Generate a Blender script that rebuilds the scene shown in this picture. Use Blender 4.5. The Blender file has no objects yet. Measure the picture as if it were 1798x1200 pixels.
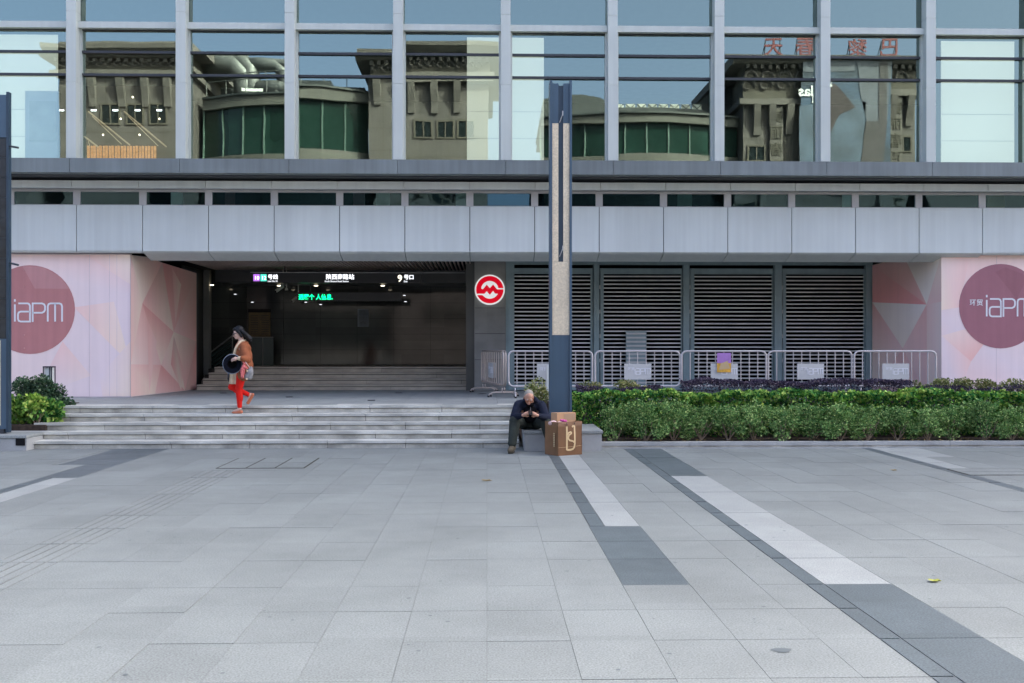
import bpy, math, random
from mathutils import Vector, Matrix
random.seed(7)
R = math.radians
sc = bpy.context.scene
COL = sc.collection

# ------------------------------------------------------------------ camera
EYE = 1.72
YAW = R(1.44)
FPX = 1748.0
HOR = 610.0
cam_d = bpy.data.cameras.new('camera')
cam_d.sensor_width = 36.0
cam_d.lens = 36.0 * FPX / 1798.0
cam_d.shift_y = 10.0 / 1798.0
cam_d.clip_start = 0.1
cam_d.clip_end = 3000
cam = bpy.data.objects.new('camera', cam_d)
COL.objects.link(cam)
cam.location = (0, 0, EYE)
cam.rotation_euler = (R(90), 0, -YAW)
sc.camera = cam

# ------------------------------------------------------------------ sky, sun, exposure
SUN_EL, SUN_AZ = R(40), R(55)        # azimuth clockwise from +Y: the sun stands behind the mall, the plaza lies in its shade
w = bpy.data.worlds.new('World'); sc.world = w; w.use_nodes = True
nt = w.node_tree; nt.nodes.clear()
sky = nt.nodes.new('ShaderNodeTexSky'); sky.sky_type = 'NISHITA'; sky.sun_disc = False
sky.sun_elevation = SUN_EL; sky.sun_rotation = SUN_AZ
sky.air_density = 0.45; sky.dust_density = 8.0; sky.ozone_density = 1.7
bg = nt.nodes.new('ShaderNodeBackground'); bg.inputs[1].default_value = 0.11
wo = nt.nodes.new('ShaderNodeOutputWorld')
nt.links.new(sky.outputs[0], bg.inputs[0]); nt.links.new(bg.outputs[0], wo.inputs[0])
sl = bpy.data.lights.new('sun', 'SUN'); sl.energy = 2.0; sl.angle = R(.55); sl.color = (1, .95, .88)
sun = bpy.data.objects.new('sun', sl); COL.objects.link(sun)
sd = Vector((math.sin(SUN_AZ) * math.cos(SUN_EL), math.cos(SUN_AZ) * math.cos(SUN_EL), math.sin(SUN_EL)))
sun.rotation_euler = sd.to_track_quat('Z', 'Y').to_euler()
sun.location = (0, -5, 30)
sc.view_settings.view_transform = 'Standard'
sc.view_settings.look = 'None'
sc.view_settings.exposure = 3.38
sc.view_settings.gamma = 1
sc.view_settings.use_curve_mapping = False
sc.render.engine = 'CYCLES'
sc.cycles.use_denoising = True
sc.cycles.max_bounces = 8
sc.cycles.transparent_max_bounces = 12
sc.cycles.sample_clamp_indirect = 6

# ------------------------------------------------------------------ helpers
CA, SA = math.cos(YAW), math.sin(YAW)
def P(px, py, Y):
    """world point seen at a photo pixel, lying on the plane y = Y"""
    u = (px - 899.0) / FPX; v = (HOR - py) / FPX
    t = Y / (CA - u * SA)
    return Vector((t * (SA + u * CA), Y, EYE + t * v))
def PX(px, Y): return P(px, HOR, Y).x
def PZ(py, Y, px=855): return P(px, py, Y).z
def PP(px, py, o, n):
    """world point at a photo pixel on a plane through o with normal n"""
    u = (px - 899.0) / FPX; v = (HOR - py) / FPX
    d = Vector((SA + u * CA, CA - u * SA, v)); c = Vector((0, 0, EYE))
    t = (o - c).dot(n) / d.dot(n)
    return c + d * t
def s2l(c):
    return tuple(((x / 255.0) / 12.92 if x / 255.0 <= .04045 else ((x / 255.0 + .055) / 1.055) ** 2.4) for x in c[:3])

MATS = {}
def mat(name, base, rough=.6, metal=0.0, var=.08, vscale=3.0, speck=0.0, sscale=150.0, bump=0.0, bscale=40.0,
        streak=0.0, emit=None, estr=0.0, spec=.5, cell=None, cellvar=.0, stain=0.0, stscale=.5, island=None, vcol=False, stretch=None):
    m = bpy.data.materials.new(name); m.use_nodes = True
    N = m.node_tree.nodes; L = m.node_tree.links; b = N['Principled BSDF']
    b.inputs['Roughness'].default_value = rough; b.inputs['Metallic'].default_value = metal
    b.inputs['Specular IOR Level'].default_value = spec
    geo = N.new('ShaderNodeNewGeometry')
    if vcol:
        a = N.new('ShaderNodeVertexColor'); a.layer_name = 'Col'; col = a.outputs['Color']
    elif island:
        cr = N.new('ShaderNodeValToRGB')
        while len(cr.color_ramp.elements) < len(island): cr.color_ramp.elements.new(.5)
        for i, (p, c) in enumerate(island):
            cr.color_ramp.elements[i].position = p; cr.color_ramp.elements[i].color = (*c, 1)
        L.new(geo.outputs['Random Per Island'], cr.inputs[0]); col = cr.outputs[0]
    else:
        rgb = N.new('ShaderNodeRGB'); rgb.outputs[0].default_value = (*base, 1); col = rgb.outputs[0]
    def mul(col, fac_socket, lo, hi):
        mr = N.new('ShaderNodeMapRange'); mr.inputs[1].default_value = 0.33; mr.inputs[2].default_value = .67
        mr.inputs[3].default_value = lo; mr.inputs[4].default_value = hi
        L.new(fac_socket, mr.inputs[0])
        vm = N.new('ShaderNodeVectorMath'); vm.operation = 'SCALE'
        L.new(col, vm.inputs[0]); L.new(mr.outputs[0], vm.inputs[3]); return vm.outputs[0]
    def noise(scale, detail=3, vec=None):
        n = N.new('ShaderNodeTexNoise'); n.inputs['Scale'].default_value = scale; n.inputs['Detail'].default_value = detail
        L.new(vec or geo.outputs['Position'], n.inputs['Vector']); return n.outputs[0]
    if stretch:
        mp = N.new('ShaderNodeMapping'); mp.inputs['Scale'].default_value = stretch
        L.new(geo.outputs['Position'], mp.inputs[0])
        vstr = mp.outputs[0]
    else: vstr = None
    if var: col = mul(col, noise(vscale, 4, vstr), 1 - var, 1 + var)
    if stain: col = mul(col, noise(stscale, 6), 1 - stain, 1 + stain * .4)
    if speck: col = mul(col, noise(sscale, 1), 1 - speck, 1 + speck)
    if streak:
        mp = N.new('ShaderNodeMapping'); mp.inputs['Scale'].default_value = (9, 9, .35)
        L.new(geo.outputs['Position'], mp.inputs[0]); col = mul(col, noise(1, 4, mp.outputs[0]), 1 - streak, 1 + streak * .5)
    if cell:
        vm = N.new('ShaderNodeVectorMath'); vm.operation = 'DIVIDE'; vm.inputs[1].default_value = cell
        L.new(geo.outputs['Position'], vm.inputs[0])
        fl = N.new('ShaderNodeVectorMath'); fl.operation = 'FLOOR'; L.new(vm.outputs[0], fl.inputs[0])
        wn = N.new('ShaderNodeTexWhiteNoise'); L.new(fl.outputs[0], wn.inputs[0])
        col = mul(col, wn.outputs[0], 1 - cellvar, 1 + cellvar)
    L.new(col, b.inputs['Base Color'])
    if bump:
        bn = N.new('ShaderNodeBump'); bn.inputs['Strength'].default_value = bump; bn.inputs['Distance'].default_value = .01
        L.new(noise(bscale, 3), bn.inputs['Height']); L.new(bn.outputs[0], b.inputs['Normal'])
    if rough > .15 and not emit:
        mr = N.new('ShaderNodeMapRange'); mr.inputs[3].default_value = rough * .85; mr.inputs[4].default_value = min(1, rough * 1.15)
        L.new(noise(5, 3), mr.inputs[0]); L.new(mr.outputs[0], b.inputs['Roughness'])
    if emit:
        b.inputs['Emission Color'].default_value = (*emit, 1); b.inputs['Emission Strength'].default_value = estr * .42
    MATS[name] = m
    return m

def glass(name, refl, tcol, gcol, wob=.02, wscale=.7):
    m = bpy.data.materials.new(name); m.use_nodes = True
    N = m.node_tree.nodes; L = m.node_tree.links; N.clear()
    o = N.new('ShaderNodeOutputMaterial'); mx = N.new('ShaderNodeMixShader')
    t = N.new('ShaderNodeBsdfTransparent'); t.inputs[0].default_value = (*tcol, 1)
    g = N.new('ShaderNodeBsdfGlossy'); g.inputs['Roughness'].default_value = 0.0; g.inputs['Color'].default_value = (*gcol, 1)
    geo = N.new('ShaderNodeNewGeometry')
    mp = N.new('ShaderNodeMapping'); mp.inputs['Scale'].default_value = (1, 1, 1.6); L.new(geo.outputs['Position'], mp.inputs[0])
    n = N.new('ShaderNodeTexNoise'); n.inputs['Scale'].default_value = wscale; n.inputs['Detail'].default_value = 1
    L.new(mp.outputs[0], n.inputs['Vector'])
    bp = N.new('ShaderNodeBump'); bp.inputs['Strength'].default_value = wob; bp.inputs['Distance'].default_value = .12
    L.new(n.outputs[0], bp.inputs['Height']); L.new(bp.outputs[0], g.inputs['Normal'])
    mx.inputs[0].default_value = refl
    L.new(t.outputs[0], mx.inputs[1]); L.new(g.outputs[0], mx.inputs[2]); L.new(mx.outputs[0], o.inputs[0])
    MATS[name] = m; return m

class MB:
    def __init__(s): s.v = []; s.f = []; s.c = []
    def box(s, x0, x1, y0, y1, z0, z1):
        i = len(s.v)
        s.v += [(x0, y0, z0), (x1, y0, z0), (x1, y1, z0), (x0, y1, z0), (x0, y0, z1), (x1, y0, z1), (x1, y1, z1), (x0, y1, z1)]
        s.f += [(i, i + 3, i + 2, i + 1), (i + 4, i + 5, i + 6, i + 7), (i, i + 1, i + 5, i + 4), (i + 1, i + 2, i + 6, i + 5), (i + 2, i + 3, i + 7, i + 6), (i + 3, i, i + 4, i + 7)]
        return s
    def prism(s, poly, axis, a, b):
        """poly of 2-D points extruded along axis ('x','y','z') from a to b"""
        n = len(poly); i = len(s.v)
        def mk(p, t): return {'x': (t, p[0], p[1]), 'y': (p[0], t, p[1]), 'z': (p[0], p[1], t)}[axis]
        s.v += [mk(p, a) for p in poly] + [mk(p, b) for p in poly]
        s.f += [tuple(range(i, i + n)), tuple(range(i + 2 * n - 1, i + n - 1, -1))]
        s.f += [(i + k, i + n + k, i + n + (k + 1) % n, i + (k + 1) % n) for k in range(n)]
        return s
    def tube(s, pts, r, n=8, caps=True):
        pts = [Vector(p) for p in pts]; rr = r if isinstance(r, (list, tuple)) else [r] * len(pts)
        base = len(s.v); up = None
        for k, p in enumerate(pts):
            d = (pts[min(k + 1, len(pts) - 1)] - pts[max(k - 1, 0)]).normalized()
            if up is None: up = Vector((0, 0, 1)) if abs(d.z) < .9 else Vector((1, 0, 0))
            a = d.cross(up).normalized(); b = a.cross(d).normalized(); up = b
            for j in range(n):
                t = 2 * math.pi * j / n
                s.v.append(tuple(p + (a * math.cos(t) + b * math.sin(t)) * rr[k]))
        for k in range(len(pts) - 1):
            for j in range(n):
                s.f.append((base + k * n + j, base + k * n + (j + 1) % n, base + (k + 1) * n + (j + 1) % n, base + (k + 1) * n + j))
        if caps:
            s.f.append(tuple(range(base + n - 1, base - 1, -1))); m = base + (len(pts) - 1) * n
            s.f.append(tuple(range(m, m + n)))
        return s
    def poly(s, pts): i = len(s.v); s.v += [tuple(p) for p in pts]; s.f.append(tuple(range(i, i + len(pts)))); return s
    def ell(s, c, r, nu=14, nv=9, rot=None):
        c = Vector(c); r = (r, r, r) if not isinstance(r, (tuple, list)) else r; base = len(s.v)
        def put(x, y, z):
            p = Vector((x * r[0], y * r[1], z * r[2]))
            if rot is not None: p = rot @ p
            s.v.append(tuple(c + p))
        put(0, 0, -1)
        for i in range(1, nv):
            t = math.pi * i / nv
            for j in range(nu):
                a = 2 * math.pi * j / nu; put(math.sin(t) * math.cos(a), math.sin(t) * math.sin(a), -math.cos(t))
        put(0, 0, 1); e = len(s.v) - 1
        for j in range(nu): s.f.append((base, base + 1 + (j + 1) % nu, base + 1 + j)); s.f.append((e, e - nu + j, e - nu + (j + 1) % nu))
        for i in range(nv - 2):
            for j in range(nu):
                a = base + 1 + i * nu
                s.f.append((a + j, a + (j + 1) % nu, a + nu + (j + 1) % nu, a + nu + j))
        return s
    def cap(s, a, b, ra, rb, n=12):
        """closed tapered limb with rounded ends"""
        a = Vector(a); b = Vector(b); d = (b - a).normalized(); pts = []; rad = []
        for k in (0, 1, 2, 3): t = math.pi / 2 * (k / 4 + .05); pts.append(a - d * ra * math.cos(t)); rad.append(ra * math.sin(t))
        pts.append(a); rad.append(ra)
        pts.append(b); rad.append(rb)
        for k in (3, 2, 1, 0): t = math.pi / 2 * (k / 4 + .05); pts.append(b + d * rb * math.cos(t)); rad.append(rb * math.sin(t))
        return s.tube(pts, rad, n)
    def mesh(s, name, off=(0, 0, 0), smooth=False):
        me = bpy.data.meshes.new(name)
        ox, oy, oz = off
        me.from_pydata([(a - ox, b - oy, c - oz) for a, b, c in s.v], [], s.f)
        if smooth: me.polygons.foreach_set('use_smooth', [True] * len(me.polygons))
        me.update(); return me

def wloc(p): 
    v = Vector((0, 0, 0))
    while p is not None: v = v + p.location; p = p.parent
    return v
def link(name, me, m=None, parent=None, loc=None):
    """links mesh me; loc is in world space"""
    o = bpy.data.objects.new(name, me)
    if m is not None and not me.materials: me.materials.append(m if not isinstance(m, str) else MATS[m])
    COL.objects.link(o); o.parent = parent
    if loc is not None: o.location = Vector(loc) - wloc(parent)
    return o
def build(mb, name, m, parent=None, smooth=False, loc=None, bevel=0):
    """mb is in world coordinates; loc = chosen origin in world space (default parent's place)"""
    if isinstance(mb, tuple): mb = MB().box(*mb)
    L_ = Vector(loc) if loc is not None else wloc(parent)
    o = link(name, mb.mesh(name, L_, smooth), m, parent, L_)
    if bevel:
        b = o.modifiers.new('bevel', 'BEVEL'); b.width = bevel; b.segments = 2; b.limit_method = 'ANGLE'
    return o
def tag(o, label=None, cat=None, group=None, kind=None):
    if label: o['label'] = label
    if cat: o['category'] = cat
    if group: o['group'] = group
    if kind: o['kind'] = kind
    return o
def thing(name, label, cat, loc, group=None):
    o = bpy.data.objects.new(name, None); COL.objects.link(o); o.location = loc; o.empty_display_size = .2
    return tag(o, label, cat, group)
def copy_tree(o, parent=None):
    c = o.copy(); COL.objects.link(c); c.parent = parent
    for ch in o.children: copy_tree(ch, c)
    return c
def bake(o):
    """turn an object with modifiers into a plain mesh"""
    dg = bpy.context.evaluated_depsgraph_get()
    me = bpy.data.meshes.new_from_object(o.evaluated_get(dg), depsgraph=dg)
    mats = [m for m in o.data.materials]
    o.modifiers.clear(); o.data = me
    if not me.materials:
        for m in mats: me.materials.append(m)
    return o
def blob(mb, name, m, parent, voxel=.008, smooth=6):
    o = build(mb, name, m, parent)
    r = o.modifiers.new('r', 'REMESH'); r.mode = 'VOXEL'; r.voxel_size = voxel; r.use_smooth_shade = True
    s = o.modifiers.new('s', 'SMOOTH'); s.iterations = smooth; s.factor = .5
    bpy.context.view_layer.update(); bake(o)
    return o
def text_mesh(body, size, ext=0.002, bold=0.0, align='LEFT'):
    c = bpy.data.curves.new('lettering', 'FONT'); c.body = body; c.size = size; c.extrude = ext; c.offset = bold; c.align_x = align
    c.resolution_u = 3
    o = bpy.data.objects.new('lettering', c); COL.objects.link(o); bpy.context.view_layer.update()
    me = bpy.data.meshes.new_from_object(o.evaluated_get(bpy.context.evaluated_depsgraph_get()))
    bpy.data.objects.remove(o); me.materials.clear(); return me
def put_text(body, size, loc, m, parent, ext=.002, bold=0, rz=0, name='lettering', width=None, align='LEFT'):
    me = text_mesh(body, size, ext, bold, align)
    if width:
        xs = [v.co.x for v in me.vertices]; k = width / (max(xs) - min(xs))
        for v in me.vertices: v.co.x *= k
    me.transform(Matrix.Rotation(rz, 4, 'Z') @ Matrix.Rotation(R(90), 4, 'X'))
    return link(name, me, m, parent, loc)

# ------------------------------------------------------------------ materials
mat('granite', (.185, .206, .198), .62, var=.05, vscale=1.1, speck=.24, sscale=85, bump=.15, bscale=160, cell=(.49, .74, 1), cellvar=.04, stain=.12, stscale=.9)
mat('granite_dark', (.084, .106, .113), .5, var=.06, vscale=2, speck=.32, sscale=85, bump=.12, bscale=160, cell=(.49, .74, 1), cellvar=.06, stain=.10, stscale=.8)
mat('granite_light', (.27, .292, .282), .6, var=.05, vscale=2, speck=.2, sscale=85, bump=.12, bscale=160, stain=.10, stscale=.9)
mat('grout', (.15, .16, .155), .9, var=.45, vscale=2.5)
mat('step_stone', (.52, .525, .475), .65, var=.12, vscale=2.5, speck=.12, sscale=120, stain=.34, stscale=1.6, stretch=(1, 3, 3))
mat('riser_stone', (.52, .505, .44), .7, var=.18, vscale=4, speck=.12, sscale=120, stain=.3, stscale=2.0)
mat('nosing_shade_joint', (.035, .033, .025), .9, var=.5, vscale=9)  # painted shade under the step nosings; also the open cover joints
mat('block_stone', (.36, .37, .36), .6, var=.08, speck=.15, sscale=140, stain=.12, stscale=2)
mat('inner_step_stone', (.42, .375, .30), .55, var=.15, speck=.1, stain=.2, stscale=2, stretch=(1, 4, 4))
mat('asphalt', (.05, .05, .052), .9, var=.15, speck=.3, sscale=90)
mat('soil', (.045, .03, .02), .95, var=.4, vscale=14, bump=1.0, bscale=60)
mat('panel_metal', (.59, .625, .60), .42, metal=0.0, var=.04, vscale=.7, streak=.05, cell=(1.387, 50, 50), cellvar=.02)
mat('mullion_metal', (.48, .515, .475), .38, metal=.0, var=.04, vscale=1.3, streak=.05)
mat('ledge_metal', (.155, .18, .18), .45, metal=.0, var=.12, vscale=.9, streak=.14)
mat('dark_metal', (.030, .034, .040), .5, var=.1)
mat('black', (.002, .002, .0025), .8, spec=.1, var=.1)
mat('frame_metal', (.44, .43, .42), .5, var=.1, vscale=2)
mat('louvre_frame', (.23, .31, .32), .45, var=.08, streak=.07)
mat('slat_metal', (.74, .72, .68), .42, var=.08, vscale=2)
mat('blue_steel', (.050, .092, .135), .42, var=.08, vscale=1.5, streak=.08)
mat('blue_steel_dark', (.022, .044, .068), .45, var=.08)
mat('cream_panel', (.66, .56, .40), .6, var=.06, speck=.12, sscale=45, streak=.05)
mat('dark_tile', (.020, .026, .030), .25, var=.3, vscale=5)
mat('hoarding', (1, 1, 1), .55, var=.02, vscale=1, vcol=True, streak=.035)
mat('hoarding_seam', (.62, .52, .53), .7, var=.1)
mat('disc_left', s2l((186, 124, 122)), .55, var=.03, streak=.06)
mat('disc_right', s2l((160, 104, 114)), .55, var=.03, streak=.05)
mat('disc_facet', s2l((193, 138, 136)), .55, var=.03, streak=.06)
mat('disc_facet_right', s2l((152, 97, 106)), .55, var=.03, streak=.06)
mat('white_print', (.76, .76, .78), .5, var=.03)
mat('pale_grey', (.52, .52, .50), .5, var=.05)
mat('stainless', (.56, .53, .52), .32, metal=.35, var=.06, vscale=8)
mat('stainless_warm', (.50, .43, .38), .32, metal=.4, var=.06, vscale=8)
mat('rubber', (.015, .015, .015), .8, var=.1)
mat('polished_wall', (.052, .055, .05), .07, var=.25, vscale=.8, cell=(1.2, 50, .38), cellvar=.12, spec=.42, stain=.2)
mat('station_wall', (.05, .053, .05), .35, var=.15, vscale=1)
mat('pier_stone', (.20, .20, .185), .5, var=.1, speck=.1, cell=(50, 50, .62), cellvar=.05, stain=.1)
mat('pillar_grey', (.16, .16, .145), .45, var=.1)
mat('ceiling_slat', (.55, .44, .38), .5, var=.1)
mat('ceiling_dark', (.012, .012, .013), .85, spec=.1, var=.1)
mat('sign_black', (.008, .010, .014), .35, var=.1)
mat('metro_red', (.75, .004, .02), .4, var=.02, spec=.15, emit=(.9, .0, .02), estr=.12)
mat('sign_white', (.85, .85, .83), .4, var=.02, emit=(1, 1, 1), estr=.12)
mat('sign_text', (.8, .8, .8), .4, var=0, emit=(.9, .93, 1), estr=.5)
mat('sign_text_dim', (.5, .5, .5), .4, var=0, emit=(.9, .93, 1), estr=.35)
mat('sign_cream', (.8, .75, .6), .4, var=0, emit=(1, .93, .72), estr=.55)
mat('sign_purple', (.30, .10, .50), .4, var=0, emit=(.40, .14, .70), estr=.35)
mat('sign_teal', (.05, .45, .33), .4, var=0, emit=(.07, .62, .45), estr=.4)
mat('led_green', (0, .5, .2), .4, var=0, emit=(.0, .95, .30), estr=.85)
mat('downlight', (1, .9, .7), .4, var=0, emit=(1, .86, .62), estr=2.0)
mat('cool_light', (1, 1, 1), .4, var=0, emit=(.85, .95, 1), estr=2.5)
mat('camera_white', (.5, .49, .42), .4, var=.05)
mat('poster_yellow', (.10, .065, .015), .5, var=.2, vscale=12)
mat('poster_line', (.03, .02, .01), .5, var=.2)
mat('notice_sheet', (.14, .17, .19), .5, var=.1)
mat('rail_green', (.012, .035, .03), .3, var=.1)
mat('interior_white', (.84, .87, .84), .8, var=.03, vscale=.6)
mat('partition_glow', (.66, .68, .60), .8, var=.02, vscale=.6, emit=(.95, .92, .72), estr=.10)  # white partition with a faint added glow to brighten it, no lamp behind
mat('interior_dark', (.014, .018, .017), .8, var=.3, vscale=.6)
mat('interior_warm', (.07, .05, .032), .8, var=.15, vscale=1)
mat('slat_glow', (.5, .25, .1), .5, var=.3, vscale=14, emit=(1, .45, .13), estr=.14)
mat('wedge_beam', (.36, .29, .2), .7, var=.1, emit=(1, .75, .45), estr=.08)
mat('beige_stone', (.085, .076, .072), .8, var=.10, vscale=.35, speck=.08, sscale=9, cell=(1.6, 50, 1.1), cellvar=.06, streak=.08)
mat('beige_trim', (.108, .097, .09), .8, var=.12, vscale=.6, streak=.12)
mat('beige_relief', (.07, .062, .05), .8, var=.12, vscale=.6)
mat('concrete_band', (.082, .08, .073), .8, var=.1, vscale=.4, streak=.08)
mat('green_glazing', (.011, .030, .024), .12, var=.25, vscale=.22, cell=(2.9, 200, 200), cellvar=.2)
mat('green_mullion', (.08, .13, .11), .5, var=.1)
mat('dark_window', (.010, .014, .015), .15, var=.2)
mat('roof_dark', (.035, .04, .042), .5, var=.2)
mat('duct_metal', (.10, .105, .105), .5, metal=.3, var=.2, vscale=1)
mat('panel_pale', (.45, .46, .42), .6, var=.1)
mat('red_letter', (.12, .008, .014), .5, var=.05)
mat('banner_blue', (.028, .055, .10), .6, var=.45, vscale=.45, stain=.3, stscale=.9)
mat('banner_grey', (.075, .085, .11), .6, var=.3, vscale=.6)
mat('banner_dark', (.035, .03, .035), .6, var=.4, vscale=.6)
mat('banner_maroon', (.022, .012, .016), .6, var=.2)
mat('banner_cloud', (.05, .075, .115), .6, var=.35, vscale=.6)
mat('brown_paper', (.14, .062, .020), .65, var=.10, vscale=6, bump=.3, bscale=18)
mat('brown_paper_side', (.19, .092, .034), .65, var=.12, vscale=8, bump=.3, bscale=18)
mat('bag_gold', (.58, .42, .22), .5, var=.05)
mat('cardboard', (.46, .27, .14), .7, var=.06, vscale=5)
mat('cardboard_print', (.36, .235, .14), .7, var=.06, vscale=5)
mat('pink_ribbon', (.62, .06, .30), .5, var=.1)
mat('tissue', (.60, .42, .38), .7, var=.2, vscale=20)
mat('skin', (.50, .27, .18), .55, var=.06, vscale=20)
mat('skin_pale', (.56, .36, .28), .55, var=.05, vscale=20)
mat('hair_black', (.005, .0055, .007), .45, spec=.25, var=.3, vscale=40, stretch=(1, 1, 8), bump=.5, bscale=90)
mat('hair_grey', (.27, .25, .21), .8, var=.15, vscale=60)
mat('coat_brown', (.26, .088, .04), .85, var=.12, vscale=9, spec=.15, bump=.35, bscale=30)
mat('cream_wool', (.60, .48, .32), .9, var=.12, vscale=18)
mat('sweater', (.50, .20, .10), .9, var=.1, vscale=18)
mat('red_cloth', (.60, .016, .010), .75, var=.10, vscale=10, spec=.15, bump=.25, bscale=26)
mat('tan_shoe', (.42, .13, .06), .5, var=.08)
mat('hat_felt', (.0045, .006, .011), .9, var=.15, vscale=12, spec=.08)
mat('hat_trim', (.20, .23, .27), .8, var=.1)
mat('bag_grey', (.20, .20, .20), .45, var=.2, vscale=14)
mat('scarf_pink', (.55, .13, .12), .7, var=.5, vscale=45)
mat('navy_jacket', (.013, .017, .032), .8, spec=.15, var=.18, vscale=9, bump=.5, bscale=22)
mat('black_vest', (.003, .003, .005), .8, spec=.12, var=.15, vscale=14)
mat('olive_trousers', (.036, .043, .036), .85, spec=.15, var=.15, vscale=9, bump=.5, bscale=22)
mat('hiking_boot', (.095, .078, .048), .8, var=.2, vscale=30)
mat('boot_sole', (.02, .018, .016), .8, var=.2)
mat('phone_black', (.01, .01, .012), .2, var=.05)
mat('lens_dark', (.02, .012, .01), .15, spec=.5, var=0)
mat('gold', (.55, .38, .14), .35, metal=.8, var=.05)
mat('bark', (.34, .26, .19), .85, var=.2, vscale=20)
mat('leaf_feather', (0, 0, 0), .55, spec=.08, var=.15, vscale=3, island=[(0, (.03, .08, .025)), (.4, (.12, .25, .075)), (.8, (.24, .38, .12)), (1, (.44, .52, .20))])
mat('leaf_gloss', (0, 0, 0), .7, spec=.05, var=.15, vscale=2.5, island=[(0, (.015, .06, .018)), (.4, (.05, .19, .045)), (.7, (.19, .40, .08)), (1, (.50, .62, .16))])
mat('leaf_tip', (0, 0, 0), .35, spec=.22, var=.15, vscale=3, island=[(0, (.10, .26, .04)), (.5, (.24, .42, .07)), (1, (.48, .56, .13))])
mat('leaf_bright', (0, 0, 0), .6, spec=.1, var=.15, vscale=3, island=[(0, (.04, .12, .03)), (.55, (.13, .29, .05)), (1, (.38, .48, .10))])
mat('leaf_purple', (0, 0, 0), .45, spec=.22, var=.2, vscale=3, island=[(0, (.03, .024, .042)), (.6, (.075, .058, .095)), (.9, (.13, .10, .14)), (1, (.2, .15, .16))])
mat('leaf_variegated', (0, 0, 0), .45, spec=.22, var=.15, vscale=3, island=[(0, (.09, .13, .04)), (.4, (.20, .24, .07)), (.8, (.36, .35, .14)), (1, (.46, .40, .26))])
mat('leaf_dark', (0, 0, 0), .35, spec=.22, var=.2, vscale=3, island=[(0, (.02, .045, .025)), (.5, (.05, .11, .055)), (.85, (.11, .18, .09)), (1, (.2, .26, .16))])
mat('leaf_fallen', (.32, .22, .07), .7, var=.2, vscale=20)
mat('leaf_fallen_green', (.30, .32, .04), .7, var=.2, vscale=20)
mat('violet_sheet', (.40, .20, .52), .5, var=.1, vscale=8)
mat('amber_sheet', (.70, .38, .05), .5, var=.25, vscale=12)
mat('stain', (.09, .11, .115), .6, var=.1)
glass('facade_glass', .24, (.74, .80, .76), (.80, 1.0, .84), .010, .6)
glass('strip_glass', .12, (.45, .70, .72), (.35, .62, .68), .04, 1.2)
glass('lamp_glass', .25, (.8, .85, .9), (.9, .9, .95), 0, 1)

# ================================================================== GROUND AND PAVING
W = .49
ground = build((-400, 400, -60, 17.0, -.30, -.0045), 'ground', 'grout')
tag(ground, kind='structure')
back_ground = tag(build((-400, 400, 17.0, 400, -.30, -.02), 'ground', 'grout'), kind='structure')
road = tag(build((-200, 200, -19, -9, -.004, .0), 'road', 'asphalt'), kind='structure')
pav = build((-400, 400, 17.02, 17.03, -.2, -.03), 'pavement', 'grout'); tag(pav, kind='structure')
rows = [.9, 1.6, 2.3, 3.0, 3.7, 4.42, 5.14, 5.82, 6.50, 7.17, 8.06] + [8.8 + .74 * k for k in range(0, 12)] + [17.2]
stones = []          # (nearness, x0, x1, y0, y1, material)
NARROW_B = (2.31, 2.45)
for r in range(len(rows) - 1):
    y0, y1 = rows[r], rows[r + 1]; ym = (y0 + y1) / 2
    for c in range(-19, 24):
        x0, x1 = c * W, (c + 1) * W
        # the two rows are wider than the view close to the camera; keep what can be seen plus a margin
        if not (PX(-260, ym) - W < x0 < PX(2060, ym) + W): continue
        m = 'granite'; parts = [(x0, x1, m)]
        if c == 2:
            if ym > 9.5: parts = [(x0, x0 + .155, 'granite_dark'), (x0 + .155, x1, 'granite_light')]
            elif ym > 7.17: parts = [(x0, x1, 'granite_dark')]
        elif c == 4: parts = [(x0, NARROW_B[0], m), (NARROW_B[0], x1, 'granite_dark')]
        elif c == 5:
            parts = [(x0, x1, 'granite_light' if 7.17 < ym < 13.24 else 'granite_dark')]
        elif c == 13 : parts = [(x0, x0 + .17, 'granite_dark'), (x0 + .17, x1, 'granite_light' if ym > 14 else m)] if ym > 9 else parts
        elif c == 14 and ym > 15.4: parts = [(x0, x1, 'granite_light')]
        elif c == -12:
            if ym > 13.24: parts = [(x0, x1, 'granite_dark')]
            elif ym > 10: parts = [(x0, x0 + .17, 'granite_dark'), (x0 + .17, x1, 'granite_light')]
        elif c == -13 and ym > 15: parts = [(x0 + .1, x1, 'granite_dark'), (x0, x0 + .1, m)]
        elif c == -8 and ym < 14:
            g = []; n = 5
            for k in range(n): g.append((x0 + k * W / n, x0 + (k + 1) * W / n, m))
            parts = g
        for a, b, mm in parts: stones.append((y0, a, b, y1, mm))
stones.sort(key=lambda s: s[0] + abs(s[1] + s[2]) * .02)
stone_mesh = {}
rest = {}
def in_view(x0, x1, y0, y1):
    if y1 < 5.0: return False
    ym = max(y1, 5.1)
    return PX(0, ym) < x1 and x0 < PX(1798, ym)
npart = 0
for (y0, x0, x1, y1, mm) in stones:
    dz = random.uniform(-.0012, .0012)
    g = .0019 if (x1 - x0) > .2 else .010
    if in_view(x0, x1, y0, y1) and npart < 292:
        key = (round(x1 - x0, 3), round(y1 - y0, 3), mm)
        if key not in stone_mesh:
            sx, sy = x1 - x0, y1 - y0
            stone_mesh[key] = MB().box(g * (.7 if g < .005 else 1), sx - g * (.7 if g < .005 else 1), g, sy - g, -.02, 0).mesh('paving_stone')
            stone_mesh[key].materials.append(MATS[mm])
        link('paving_stone', stone_mesh[key], None, pav, (x0, y0, dz)); npart += 1
    else:
        rest.setdefault(mm, MB()).box(x0 + g, x1 - g, y0 + g, y1 - g, -.02, dz)
for mm, mb in rest.items():
    o = build(mb, 'paving', mm, pav); o['kind'] = 'stuff'
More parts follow.
